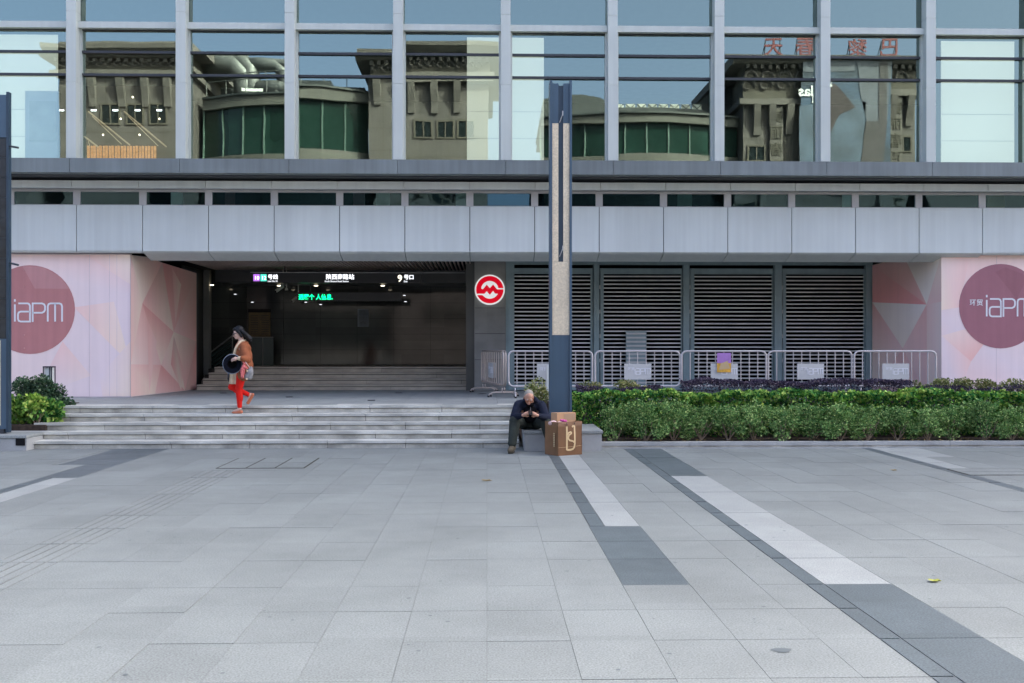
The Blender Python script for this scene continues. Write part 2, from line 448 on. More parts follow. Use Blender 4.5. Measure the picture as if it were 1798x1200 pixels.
# paving far to both sides, coarse, wholly outside the frame
o = build(MB().box(-60, -19 * W - .01, 0, 17.0, -.03, -.002).box(24 * W + .01, 60, 0, 17.0, -.03, -.002).box(-60, 60, -9, .88, -.03, -.002), 'paving', 'granite', pav); o['kind'] = 'stuff'
# open joints round the access covers
def ground_pt(px, py):
    y = FPX * EYE / (py - HOR) ; 
    for _ in range(3):
        p = P(px, py, y); y = y * EYE / (EYE - p.z) if abs(EYE - p.z) > 1e-6 else y
    return P(px, py, y)
def cover(name, label, px0, py0, px1, py1, n):
    a = ground_pt(px0, py0); b = ground_pt(px1, py1)
    x0, x1, y0, y1 = a.x, b.x, a.y, b.y
    t = thing(name, label, 'access cover', ((x0 + x1) / 2, (y0 + y1) / 2, 0))
    mb = MB(); e = .012
    for k in range(n + 1):
        x = x0 + (x1 - x0) * k / n
        mb.box(x - e, x + e, y0, y1, .0, .0035)
    for y in (y0, (y0 + y1) / 2, y1): 
        mb.box(x0, x1, y - .008, y + .008, .0, .0045)
    build(mb, 'joint_frame', 'nosing_shade_joint', t)
    wd = (x1 - x0) / n
    for k in range(n):
        for (ya, yb) in ((y0, (y0 + y1) / 2), ((y0 + y1) / 2, y1)):
            build(MB().box(x0 + k * wd + .014, x0 + (k + 1) * wd - .014, ya + .01, yb - .01, .0, .006), 'cover_plate', 'granite', t)
cover('access_cover', 'row of dark-jointed stone access covers just beyond the grooved guide strip, before the steps', 380, 823, 560, 805, 3)
cover('access_cover', 'dark-jointed stone access cover at the far right of the paving near the planter kerb', 1703, 835, 1790, 824, 1)
# fallen leaves and flecks
leaf_spots = [(853, 845, 'leaf_fallen', .07, 'small dry tan leaf on the open paving left of the seated man'),
              (1640, 1022, 'leaf_fallen_green', .055, 'yellow-green fallen leaf lying on the paving at the right, the nearest one'),
              (1568, 827, 'leaf_fallen', .05, 'small reddish dry leaf on the paving near the hedge at the right'),
              (144, 787, 'leaf_fallen', .07, 'dry leaf at the foot of the steps near their left end'),
              (1652, 786, 'leaf_fallen', .05, 'dry leaf lying against the planter kerb at the right')]
for px, py, mm, s, lab in leaf_spots:
    p = ground_pt(px, py); mb = MB(); n = 9
    pts = []
    for k in range(n):
        a = 2 * math.pi * k / n; rr = s * (1 - .35 * abs(math.sin(1.5 * a))) * random.uniform(.8, 1.1)
        pts.append((p.x + rr * math.cos(a) * 1.2, p.y + rr * math.sin(a) * .8, .007 + .012 * abs(math.sin(2 * a))))
    i = 0; mb.v = [(p.x, p.y, .005)] + pts; mb.f = [(0, 1 + k, 1 + (k + 1) % n) for k in range(n)]
    tag(build(mb, 'fallen_leaf', mm, loc=(p.x, p.y, 0)), lab, 'leaf', 'fallen leaves on the paving')
gs = MB(); rg = random.Random(11)
for _ in range(150):
    gy = 4.9 + 11 * rg.random() ** 1.3; gx = rg.uniform(PX(0, gy), PX(1798, gy)); gr = rg.uniform(.006, .018)
    gs.poly([(gx + gr * math.cos(a_) * rg.uniform(.8, 1.2), gy + gr * math.sin(a_), .0022) for a_ in [k_ * 1.0472 for k_ in range(6)]])
o = build(gs, 'gum_spot', 'stain', pav); o['kind'] = 'stuff'
p = ground_pt(1373, 1143)
mb = MB(); mb.poly([(p.x + .055 * math.cos(a) * (1 + .25 * math.sin(3 * a)), p.y + .045 * math.sin(a), .0035) for a in [k * .5236 for k in range(12)]])
o = build(mb, 'stain_patch', 'stain', pav)

# ================================================================== STEPS AND TERRACE
D0, TR, RI = 17.0, .34, .13
TOP = 5 * RI
steps = build((-9.5, .55, D0 + .05, 18.4, -.02, .10), 'steps', 'riser_stone'); tag(steps, kind='structure')
def slab_row(parent, x0, x1, y0, y1, z1, th, length, name, m, off=0.0, gap=.009):
    x = x0 - off
    cache = {}
    while x < x1:
        a, b = max(x, x0), min(x + length, x1); x += length
        if b - a < .05: continue
        k = round(b - a, 4)
        if k not in cache:
            me = MB().box(gap / 2, b - a - gap / 2, 0, y1 - y0, -th, 0).mesh(name); me.materials.append(MATS[m]); cache[k] = me
        link(name, cache[k], None, parent, (a, y0, z1 + random.uniform(-.0015, .0015)))
left_end = [PX(55, 17.0), PX(76, 17.34), PX(60, 17.68), PX(60, 18.0), PX(60, 18.36)]
fill = MB()
for k in range(5):
    y = D0 + k * TR; z = (k + 1) * RI
    xe = .55
    slab_row(steps, left_end[k], xe, y - .022, y + TR + (.02 if k < 4 else .2), z, .045, 1.32, 'tread_slab', 'step_stone', off=[.3, .9, .1, .7, .5][k])
    slab_row(steps, left_end[k], xe, y + .012, y + .06, z - .058, RI - .058 if k == 0 else RI - .062, 1.32, 'riser_slab', 'riser_stone', off=[.3, .9, .1, .7, .5][k])
    fill.box(left_end[k], xe, y + .02, y + TR + .1, z - RI + .002, z - .047)
o = build(fill, 'nosing_shade_joint', 'nosing_shade_joint', steps)  # dark fill standing for the shadow in the nosing slots
terr = build((-30, .60, 18.5, 40, .0, TOP - .03), 'terrace', 'grout'); tag(terr, kind='structure')
terr2 = tag(build((.60, 40, 19.95, 40, .0, TOP - .03), 'terrace', 'soil'), kind='structure')
tb = MB(); y = 18.56
while y < 24.9:
    y1 = min(y + .6, 24.9); x = -10
    while x < 13:
        xe_ = x + .597 if y >= 19.95 else min(x + .597, .598)
        if xe_ > x + .05: tb.box(x + .003, xe_, y + .003, y1 - .003, TOP - .028, TOP - random.uniform(0, .002))
        x += .6
    y += .6
o = build(tb, 'paving', 'granite_light', terr); o['kind'] = 'stuff'
# small dark grates in the terrace
dm = None
for px, py, rz, lab in ((392, 690, .3, 'leftmost dark slot grate on the terrace, behind the walking woman'), (508, 697, .25, 'dark slot grate on the terrace right of the walking woman'),
                   (652, 703, .1, 'dark slot grate nearest the step edge in the middle of the terrace'), (700, 690, 0, 'small dark slot grate in the middle of the terrace, further back'),
                   (846, 692, -.3, 'dark slot grate on the terrace in front of the metro pier')):
    y = (EYE - TOP) * FPX / (py - HOR); p = P(px, py, y)
    if dm is None:
        dm = MB().box(-.075, .075, -.13, .13, 0, .004)
        for k in range(5): dm.box(-.06 + .027 * k, -.05 + .027 * k, -.11, .11, .004, .007)
        dm = dm.mesh('floor_grate'); dm.materials.append(MATS['dark_metal'])
    o = link('floor_grate', dm, None, None, (p.x, p.y, TOP + .002)); o.rotation_euler.z = rz
    tag(o, lab, 'grate', 'slot grates in the terrace')

# block the man sits on, with the pylon's plinth, and its left counterpart
BX0, BX1, BZ = PX(919, 16.43), PX(1059, 16.43), .338
bl = thing('stone_block', 'low granite block at the right end of the steps, under the seated man', 'stone seat', ((BX0 + BX1) / 2, 17.0, 0))
build(MB().box(BX0 + .02, BX1 - .02, 16.45, 17.9, 0, BZ - .055), 'base', 'block_stone', bl)
for a, b in ((BX0, BX0 + .62), (BX0 + .62, BX1)):
    build(MB().box(a + .002, b - .002, 16.43, 17.92, BZ - .05, BZ), 'cap_slab', 'granite_light', bl, bevel=.006)
lx1 = PX(55, 16.9)
bl2 = thing('stone_block', 'low granite block with a dark vent at the left end of the steps', 'stone plinth', (lx1 - 1, 16.9, 0))
ZL = .26
build(MB().box(lx1 - 3, lx1, 16.72, 17.9, 0, ZL - .055), 'base', 'block_stone', bl2)
build(MB().box(lx1 - 3, lx1 + .01, 16.70, 17.9, ZL - .05, ZL), 'cap_slab', 'granite_light', bl2, bevel=.006)
v = build(MB().box(lx1 - .17, lx1 - .02, 16.705, 16.716, .09, .22), 'vent', 'ceiling_dark', bl2)
build(MB().box(-9.6, PX(79, 17.4), 17.36, 17.6, .13, .262), 'base', 'block_stone', bl2)

# planter on the right
kerb = thing('planter_kerb', 'long low grey stone kerb in front of the hedge rows', 'kerb', (6, 16.9, 0))
x = BX1 + .02
while x < 14:
    b = min(x + 1.5, 14.2)
    build(MB().box(x + .003, b - .003, 16.86, 17.02, .045, .105), 'kerb_stone', 'block_stone', kerb)
    build(MB().box(x + .003, b - .003, 16.88, 17.02, -.01, .043), 'kerb_stone', 'riser_stone', kerb)
    x = b
build(MB().box(BX1 + .005, 14.2, 16.83, 16.85, -.005, .018), 'kerb_foot', 'block_stone', kerb)
soil = tag(build(MB().box(.62, 14.2, 17.93, 19.9, -.01, .09).box(BX1 + .01, 14.2, 17.021, 17.93, -.01, .085), 'planting_soil', 'soil'), kind='structure')
lsoil = tag(build(MB().box(-10, PX(88, 17.8), 17.62, 18.1, .0, .36).box(-10, PX(112, 18.3), 18.1, 18.5, .0, .50).box(-10, PX(120, 18.8), 18.5, 19.3, .60, .662), 'planting_soil', 'soil'), kind='structure')

# ================================================================== VEGETATION
def leaf_mesh(name, pts, size, mm, droop=.3, thin=.45, stems=None):
    """pts: (position, outward direction); each leaf a folded two-triangle blade"""
    V = []; F = []
    rnd = random.random; g = random.gauss
    for (p, d) in pts:
        dx, dy, dz = d[0] + g(0, .5), d[1] + g(0, .5), d[2] + g(0, .5)
        n = math.sqrt(dx * dx + dy * dy + dz * dz) or 1; dx /= n; dy /= n; dz /= n
        ax, ay, az = g(0, 1), g(0, 1), g(0, 1)
        sx, sy, sz = dy * az - dz * ay, dz * ax - dx * az, dx * ay - dy * ax
        n = math.sqrt(sx * sx + sy * sy + sz * sz) or 1; s = size * (.6 + .8 * rnd()); k = s * thin / n
        sx *= k; sy *= k; sz *= k
        x, y, z = p; i = len(V)
        V += [(x, y, z), (x + dx * s * .55 + sx, y + dy * s * .55 + sy, z + dz * s * .55 + sz), (x + dx * s, y + dy * s, z + dz * s - droop * s),
              (x + dx * s * .55 - sx, y + dy * s * .55 - sy, z + dz * s * .55 - sz)]
        F += [(i, i + 1, i + 2), (i, i + 2, i + 3)]
    me = bpy.data.meshes.new(name); me.from_pydata(V, [], F); me.materials.append(MATS[mm]); me.update(); return me
def clump_pts(c, r, n, shell=.55):
    out = []
    for _ in range(n):
        while True:
            d = Vector((random.gauss(0, 1), random.gauss(0, 1), random.gauss(0, 1)))
            if d.length > .1: break
        d.normalize(); k = shell + (1 - shell) * random.random() ** .5
        out.append(((c[0] + d.x * r[0] * k, c[1] + d.y * r[1] * k, c[2] + d.z * r[2] * k), (d.x, d.y, d.z + .5)))
    return out
def stems_mb(base, spread, h, n, r0=.011):
    mb = MB()
    for k in range(n):
        a = 2 * math.pi * (k + random.random() * .7) / n; 
        p0 = Vector(base) + Vector((random.uniform(-.03, .03), random.uniform(-.03, .03), 0))
        e = Vector(base) + Vector((math.cos(a) * spread * random.uniform(.5, 1), math.sin(a) * spread * .7, h * random.uniform(.8, 1)))
        mid = (p0 + e) / 2 + Vector((random.uniform(-.04, .04), random.uniform(-.03, .03), -.03))
        mb.tube([p0, mid, e], [r0, r0 * .7, r0 * .4], 5)
        for q in range(2):
            d = mid + Vector((random.uniform(-.13, .13), random.uniform(-.1, .1), h * .45))
            mb.tube([mid, d], [r0 * .5, r0 * .3], 4)
    return mb
# front row: loose feathery shrubs, individual, stems showing
variants = []
for vi in range(6):
    pts = []
    for k in range(20 + 3 * (vi % 3)):
        a = random.uniform(0, 6.28); rr = random.uniform(.05, .46)
        c = (math.cos(a) * rr, math.sin(a) * rr * .6, random.uniform(.20, .56) - .1 * (rr > .35))
        pts += clump_pts(c, (.13, .11, .085), 150, .25)
    for k in range(26):
        a = random.uniform(0, 6.28); rr = random.uniform(.0, .42); b_ = Vector((math.cos(a) * rr, math.sin(a) * rr * .6, .50)); e_ = b_ + Vector((random.uniform(-.1, .1), random.uniform(-.08, .06), random.uniform(.08, .20)))
        for q_ in range(14): p_ = b_.lerp(e_, q_ / 13); pts.append((tuple(p_), (math.cos(q_ * 2.4), math.sin(q_ * 2.4), .6)))
    fol = leaf_mesh('foliage', pts, .040, 'leaf_feather', .1, .26)
    st = stems_mb((0, 0, 0), .24, .42, 6).mesh('stem'); st.materials.append(MATS['bark'])
    variants.append((fol, st))
ROOF_LAB = {'巴': 'rightmost red roof character, a boxy one, reflected at the top right of the glass', '黎': 'dense red roof character, second from the right of the four reflected', '春': 'red roof character half hidden by a mullion, second from the left of the four', '天': 'leftmost red roof character, the simplest, reflected in the glass'}
places = ['beside the stone block', 'second', 'third', 'fourth', 'fifth', 'sixth', 'seventh', 'eighth', 'ninth', 'tenth', 'eleventh', 'twelfth', 'thirteenth', 'fourteenth', 'fifteenth', 'sixteenth', 'seventeenth', 'eighteenth', 'nineteenth', 'twentieth']
x = BX1 + .34; i = 0
while x < 11.2:
    fol, st = variants[(i * 5) % 6]
    lab = ('loose feathery grey-green shrub beside the stone block, first in the front row' if i == 0 else
           'loose feathery grey-green shrub, %s from the stone block in the front row behind the kerb' % places[i])
    t = thing('feathery_shrub', lab, 'shrub', (x, 17.36 + random.uniform(-.12, .12), .08), 'feathery shrubs in the front row')
    t.rotation_euler.z = random.uniform(0, 6.28) if False else (i * 2.1) % 6.28
    t.scale = (random.uniform(.95, 1.15), 1, random.uniform(.88, 1.1))
    a = link('foliage', fol, None, t); a['kind'] = 'stuff'
    link('stem', st, None, t)
    x += random.uniform(.46, .54); i += 1
lm2 = MB(); rl_ = random.Random(4)
for _ in range(260):
    lx_, ly_ = rl_.uniform(BX1 + .05, 11.5), rl_.uniform(17.04, 17.6); a_ = rl_.uniform(0, 6.28); q_ = rl_.uniform(.015, .035)
    lm2.poly([(lx_ + q_ * math.cos(a_), ly_ + q_ * math.sin(a_), .092 + rl_.uniform(0, .02)), (lx_ - q_ * .5 * math.sin(a_), ly_ + q_ * .5 * math.cos(a_), .10), (lx_ - q_ * math.cos(a_), ly_ - q_ * math.sin(a_), .092 + rl_.uniform(0, .02)), (lx_ + q_ * .5 * math.sin(a_), ly_ - q_ * .5 * math.cos(a_), .095)])
ll = build(lm2, 'leaf_litter', 'leaf_fallen', soil); ll['kind'] = 'stuff'
# middle row: clipped glossy hedge
def hedge(name, label, cat, x0, x1, y0, y1, z0, z1, n, size, mm, tip=None, tipn=0, wav=.05, thin=.4, stemcol='bark', seed=1, tipsize=1.2, group=None):
    rs = random.Random(seed)
    ph = [rs.uniform(0, 6.28) for _ in range(6)]
    def top(x): return z1 + wav * (.5 * math.sin(x * 2.3 + ph[0]) + .4 * math.sin(x * 5.1 + ph[1]) + .35 * math.sin(x * 11 + ph[2]))
    def front(x, z): return y0 + .05 * math.sin(x * 4.3 + ph[3]) + .05 * math.sin(x * 9 + z * 9 + ph[4])
    t = thing(name, label, cat, ((x0 + x1) / 2, (y0 + y1) / 2, z0), group)
    pts = []
    for _ in range(n):
        x = rs.uniform(x0, x1); tz = top(x); q = rs.random()
        if q < .46:
            z = rs.uniform(z0 + .03, tz); y = front(x, z) + abs(rs.gauss(0, .07)); d = (0, -1, .45)
        elif q < .78:
            y = rs.uniform(y0, y1); z = tz - abs(rs.gauss(0, .05)); d = (0, -.25, 1)
        else:
            y = rs.uniform(y0, y1); z = rs.uniform(z0, tz); d = (rs.gauss(0, 1), rs.gauss(0, 1), .4)
            if rs.random() < .3: x = x0 + abs(rs.gauss(0, .04)) if rs.random() < .5 else x1 - abs(rs.gauss(0, .04))
        pts.append(((x, y, z), d))
    L0 = t.location
    pts = [((p[0] - L0.x, p[1] - L0.y, p[2] - L0.z), d) for p, d in pts]
    o = link('foliage', leaf_mesh('foliage', pts, size, mm, .15, thin), None, t); o['kind'] = 'stuff'
    if tip:
        tp = []
        for _ in range(tipn):
            x = rs.uniform(x0, x1); 
            if math.sin(x * 1.9 + ph[5]) + math.sin(x * 4.7 + ph[2]) * .7 < rs.uniform(-1.1, .9): continue
            if rs.random() < .6: y = rs.uniform(y0, y1); z = top(x) - rs.uniform(-.02, .03)
            else: z = rs.uniform(z0 + .3 * (z1 - z0), top(x)); y = front(x, z) - .01
            for k in range(7):
                a = k * .9; tp.append(((x - L0.x, y - L0.y, z - L0.z), (math.cos(a) * .9, math.sin(a) * .9 - .3, .75)))
        o = link('new_growth', leaf_mesh('new_growth', tp, size * tipsize, tip, .1, .35), None, t); o['kind'] = 'stuff'
    s = MB(); xx = x0 + .15
    while xx < x1:
        s.tube([(xx, (y0 + y1) / 2, z0 - .02), (xx + rs.uniform(-.08, .08), (y0 + y1) / 2 - .05, z1 - .08)], [.012, .006], 5); xx += .35
    o = build(s, 'stem', stemcol, t); o['kind'] = 'stuff'
    return t
hedge('clipped_hedge', 'clipped glossy green hedge with yellow tips, middle row of the planter', 'hedge', PX(1006, 18.1), 12.6, 17.95, 18.75, .09, .855, 44000, .062, 'leaf_gloss', 'leaf_tip', 1100, .06, .38, seed=3)
hedge('purple_hedge', 'long dark purple-leaved hedge in front of the right-hand barriers', 'hedge', PX(1202, 19.3), PX(1592, 19.3), 18.98, 19.75, .09, 1.055, 26000, .034, 'leaf_purple', None, 0, .05, .42, seed=5)
hedge('purple_hedge', 'short dark purple-leaved bush just right of the blue pylon, below the barriers', 'hedge', PX(1012, 19.3), PX(1160, 19.3), 18.98, 19.7, .3, .95, 6500, .034, 'leaf_purple', None, 0, .07, .42, seed=6)
hedge('purple_hedge', 'low purple-leaved hedge under the yellow-green bushes at the far right', 'hedge', PX(1600, 19.2), 12.8, 18.92, 19.25, .09, .95, 6500, .034, 'leaf_purple', None, 0, .05, .42, seed=8)
def bush(name, label, cat, c, r, n, size, mm, zb, group=None, thin=.4, shell=.35):
    t = thing(name, label, cat, (c[0], c[1], zb), group)
    pts = []
    for k in range(9):
        a = random.uniform(0, 6.28); q = random.uniform(.2, .62)
        cc = (math.cos(a) * r[0] * q, math.sin(a) * r[1] * q, c[2] - zb + random.uniform(-.45, .5) * r[2])
        pts += clump_pts(cc, (r[0] * .5, r[1] * .5, r[2] * .5), n // 9, shell)
    pts = [(p, d) for p, d in pts if p[2] > .02]
    o = link('foliage', leaf_mesh('foliage', pts, size, mm, .15, thin), None, t); o['kind'] = 'stuff'
    st = stems_mb((0, 0, 0), r[0] * .7, c[2] - zb, 5, .009).mesh('stem'); link('stem', st, 'bark', t)
    return t
VG = 'yellow-green variegated bushes behind the hedge'
bush('variegated_bush', 'yellow-green variegated bush between the seated man and the blue pylon', 'bush', (PX(946, 19.3), 19.3, .86), (.24, .24, .30), 1300, .042, 'leaf_variegated', .1, VG)
bush('variegated_bush', 'pale variegated bush right of the pylon above the short purple bush', 'bush', (PX(1038, 19.4), 19.4, .93), (.24, .22, .14), 900, .038, 'leaf_variegated', .1, VG)
bush('variegated_bush', 'pale variegated bush with tall yellow sprigs below the second barrier', 'bush', (PX(1108, 19.4), 19.4, .97), (.34, .22, .14), 1200, .038, 'leaf_variegated', .1, VG)
for k, (px, rr, zz) in enumerate([(1618, .2, 1.0), (1652, .24, 1.06), (1690, .24, 1.08), (1730, .25, 1.05), (1772, .28, 1.05), (1815, .25, 1.05)]):
    bush('variegated_bush', ['yellow-green bush just right of the end of the long purple hedge', 'yellow-green bush below the corner of the right-hand hoarding', 'tallest yellow-green bush below the left edge of the right-hand printed circle',
         'yellow-green bush below the middle of the right-hand hoarding', 'wide yellow-green bush under the printed lettering at the right edge', 'yellow-green bush cut by the right edge of the photo'][k],
         'bush', (PX(px, 19.55), 19.55, zz - .12), (rr, .2, .2), 1100, .042, 'leaf_variegated', .1, VG)
# left planting
DG = 'dark green shrubs by the left pylon'
bush('dark_shrub', 'dark green shrub behind the bright one, close to the left pylon', 'shrub', (PX(45, 19.0), 19.0, .88), (.36, .25, .30), 1900, .05, 'leaf_dark', .64, DG)
bush('dark_shrub', 'dark green shrub reaching highest under the square bollard lamp', 'shrub', (PX(88, 19.0), 19.0, .86), (.32, .25, .34), 2100, .05, 'leaf_dark', .64, DG)
bush('dark_shrub', 'dark purplish shrub at the left end of the steps, rightmost of the left planting', 'shrub', (PX(112, 18.6), 18.6, .66), (.2, .2, .26), 1500, .045, 'leaf_dark', .45, DG)
bush('bright_shrub', 'bright yellow-green leafy shrub beside the left pylon', 'shrub', (PX(40, 17.9), 17.9, .60), (.34, .25, .33), 1700, .075, 'leaf_bright', .3, 'bright shrubs by the left pylon')
bush('bright_shrub', 'bright green shrub between the left pylon and the steps', 'shrub', (PX(80, 17.9), 17.95, .55), (.27, .22, .33), 1300, .08, 'leaf_gloss', .3, 'bright shrubs by the left pylon')
bush('bright_shrub', 'small bright yellow-tipped shrub in front of the square bollard lamp', 'shrub', (PX(66, 17.8), 17.8, .70), (.22, .2, .2), 600, .07, 'leaf_tip', .3, 'bright shrubs by the left pylon')
for k in range(9):
    pass

# ================================================================== PYLONS
def pylon(loc, label, w_, d_, h, side=False):
    x, y, z = loc
    t = thing('light_pylon', label, 'pylon', loc)
    build(MB().box(x - w_ / 2 + .03, x + w_ / 2 - .03, y + .03, y + d_ - .03, z, z + h - .03), 'core', 'blue_steel_dark', t)
    for s in (-1, 1):
        build(MB().box(x + s * w_ / 2 - .02, x + s * w_ / 2 + .02, y - (.0 if side else .03), y + d_, z, z + h + .05), 'side_fin', 'blue_steel_dark' if side else 'blue_steel', t)
    zc0, zc1, zs = 1.93, 5.57, 3.19          # cream panel from / to, slot foot (world z)
    if not side:
        build(MB().box(x - w_ / 2 + .022, x + w_ / 2 - .022, y, y + .028, z, zc0 - .004), 'front_panel', 'blue_steel', t)
        build(MB().box(x - w_ / 2 + .022, x + w_ / 2 - .022, y - .003, y + .028, zc0, zs), 'diffuser_panel', 'cream_panel', t)
        for s in (-1, 1):
            a, b = sorted((x + s * .042, x + s * (w_ / 2 - .022)))
            build(MB().box(a, b, y - .003, y + .028, zs + .004, zc1), 'diffuser_panel', 'cream_panel', t)
            build(MB().box(a, b, y, y + .028, zc1 + .004, z + h), 'front_panel', 'blue_steel', t)
        build(MB().box(x - .041, x + .041, y + .02, y + .029, zs, z + h - .05), 'slot', 'blue_steel_dark', t)
        for zz in (zc1 + .05, zs + .12):
            build(MB().tube([(x - .02, y + .02, zz - .03), (x + .028, y - .06, zz + .10)], .008, 6).box(x + .02, x + .036, y - .075, y - .05, zz + .07, zz + .15), 'bracket', 'frame_metal', t)
    else:
        build(MB().box(x - w_ / 2 + .022, x + w_ / 2 - .022, y, y + .028, z + .06, 1.86), 'front_panel', 'blue_steel', t)
        build(MB().box(x + .105, x + .135, y - .006, y + .0, z + .12, 1.84), 'light_strip', 'cream_panel', t)
        zz = 1.87; k = 0
        while zz < 5.25:
            z2 = min(zz + .34, 5.25)
            for (a, b) in ((x - w_ / 2 + .022, x + .03), (x + .034, x + w_ / 2 - .022)):
                build(MB().box(a, b - .004, y + .004, y + .03, zz, z2 - .01), 'dark_panel', 'dark_tile', t)
            zz = z2
        build(MB().box(x - w_ / 2 + .022, x + w_ / 2 - .022, y, y + .028, 5.26, z + h), 'front_panel', 'blue_steel', t)
        build(MB().box(x - w_ / 2 + .05, x + w_ / 2 - .06, y + .0, y + d_, z - .02, z + .06), 'foot', 'dark_metal', t)
        for zz in (PZ(262, 17.1), PZ(464, 17.1)):
            build(MB().tube([(x + w_ / 2, y + .05, zz), (x + w_ / 2 + .20, y - .04, zz - .045)], .018, 7), 'bracket', 'dark_metal', t)
    return t
cx = (PX(965.5, 17.1) + PX(1004, 17.1)) / 2
pylon((cx, 17.1, BZ), 'tall slim blue and cream light pylon standing behind the shopping bag', PX(1004, 17.1) - PX(966.5, 17.1) - .03, .32, PZ(146, 17.1) - BZ)
wl = .50
pylon((PX(20, 17.1) - wl / 2 - .02, 17.0, ZL + .02), 'dark blue pylon with black tiled panels cut by the left edge of the photo', wl, .10, PZ(172, 17.0) - ZL - .02, True)
# square bollard lamp behind the shrubs
bx = PX(86.5, 20.0)
bo = thing('bollard_lamp', 'square dark-framed bollard lamp standing above the left shrubs in front of the pink hoarding', 'lamp', (bx, 20.0, TOP))
z1 = PZ(643, 20.0)
build(MB().box(bx - .09, bx + .09, 19.91, 20.09, z1 - .025, z1), 'lamp_top', 'dark_metal', bo)
fm = MB()
for a in (-1, 1):
    for b in (-1, 1): fm.box(bx + a * .08 - .009, bx + a * .08 + .009, 20 + b * .08 - .009, 20 + b * .08 + .009, TOP, z1 - .025)
fm.box(bx + .028, bx + .044, 19.925, 19.935, TOP, z1 - .025)
build(fm, 'frame', 'dark_metal', bo)
build(MB().box(bx - .07, bx + .07, 19.94, 20.06, TOP, z1 - .03), 'lamp_shade', 'panel_metal', bo)

# ================================================================== SHOPPING MALL
YG = 20.80; YF = 21.30; YM = 20.55
mall = thing('shopping_mall', 'glass-fronted shopping mall with grey metal fascia and metro entrance filling the view', 'building', (0, 24, TOP))
ZW0 = 5.585
MX = [.387 + 2.22 * k for k in range(-7, 9)]
zt = 8.345       # centre of the main transom
mcache = {}
def shared(key, fn, m):
    if key not in mcache:
        me = fn().mesh(key); me.materials.append(MATS[m]); mcache[key] = me
    return mcache[key]
mull = shared('mullion', lambda: MB().box(-.1, .1, 0, .24, 0, 1.555).box(-.1, .1, 0, .24, 1.563, 3.0).box(-.1, .1, 0, .24, 3.008, 9.0).box(-.085, .085, .008, .23, 0, 9.0), 'mullion_metal')
for i, x in enumerate(MX):
    link('mullion', mull, None, mall, (x, YM, ZW0 + .002))
    if i == len(MX) - 1: break
    xn = MX[i + 1]
    xc = (x + xn) / 2; hw = (xn - x) / 2 - .1
    f = shared('window', lambda: MB()
               .box(-hw, -hw + .04, -.06, .03, 0, zt - ZW0 - .065).box(hw - .04, hw, -.06, .03, 0, zt - ZW0 - .065).box(-hw + .04, hw - .04, -.05, .02, .0, .006), 'mullion_metal')
    win = link('window', f, None, mall, (xc, YG, ZW0))
    tm_ = shared('transom', lambda: MB().box(-hw, hw, -.15, .05, -.065, .065), 'mullion_metal'); link('transom', tm_, None, win, (xc, YG, zt))
    hm_ = shared('head_bar', lambda: MB().box(-hw, hw, -.06, .03, 11.6 - ZW0, 11.73 - ZW0), 'mullion_metal'); link('head_bar', hm_, None, win, (xc, YG, ZW0))
    b = shared('glazing_bar', lambda: MB().box(-hw + .04, hw - .04, -.05, .02, -.022, .022).box(-hw + .04, hw - .04, -.055, -.045, -.03, -.022), 'dark_metal')
    for z in (7.35, 7.82): link('glazing_bar', b, None, win, (xc, YG, z))
    g = shared('shadow_bar', lambda: MB().box(-hw + .04, hw - .04, -.04, .02, -.02, 0), 'dark_metal')
    link('glazing_bar', g, None, win, (xc, YG, zt - .0655))
    zz = [ZW0 + .010, 7.328, 7.372, 7.798, 7.842, zt - .086, zt + .066, 11.59]
    for k in range(4):
        z0, z1 = zz[2 * k], zz[2 * k + 1]
        me = shared('pane%d' % k, lambda: MB().poly([(-hw + .04 if k < 3 else -hw, 0, 0), (hw - .04 if k < 3 else hw, 0, 0), (hw - .04 if k < 3 else hw, 0, z1 - z0), (-hw + .04 if k < 3 else -hw, 0, z1 - z0)]), 'facade_glass')
        me.name = 'pane'
        o = link('pane', me, None, win, (xc, YG, z0))
        o.rotation_euler = (R(random.uniform(-.22, .22)), 0, R(random.uniform(-.28, .28)))
    # ledge panel under the bay
    lm = shared('ledge_panel', lambda: MB().prism([(0, -.30), (0, -.01), (.5, 0), (.9, 0), (.9, -.30)], 'x', .004, 2.216), 'ledge_metal')
    link('ledge_panel', lm, None, mall, (x, 20.48, ZW0 - .004))
# upper storeys beyond the frame, plus an added roof and wings that block sun
build((-15.2, 17.8, 20.85, 21.2, 11.75, 34), 'upper_wall', 'panel_metal', mall)
build((-15.2, 17.8, 21.2, 40, 33.5, 33.9), 'roof', 'concrete_band', mall)  # unseen slab added to keep sun from leaking into the rooms
build((-60, -15.21, 20.9, 40.4, 0, 34), 'sun_block_wing', 'panel_metal', mall)  # unseen wings added to stop sun grazing round the mall ends
build((17.81, 90, 20.9, 40.4, 0, 34), 'sun_block_wing', 'panel_metal', mall)
build((-15.2, 17.8, 40.0, 40.4, 0, 34), 'rear_wall', 'interior_dark', mall)
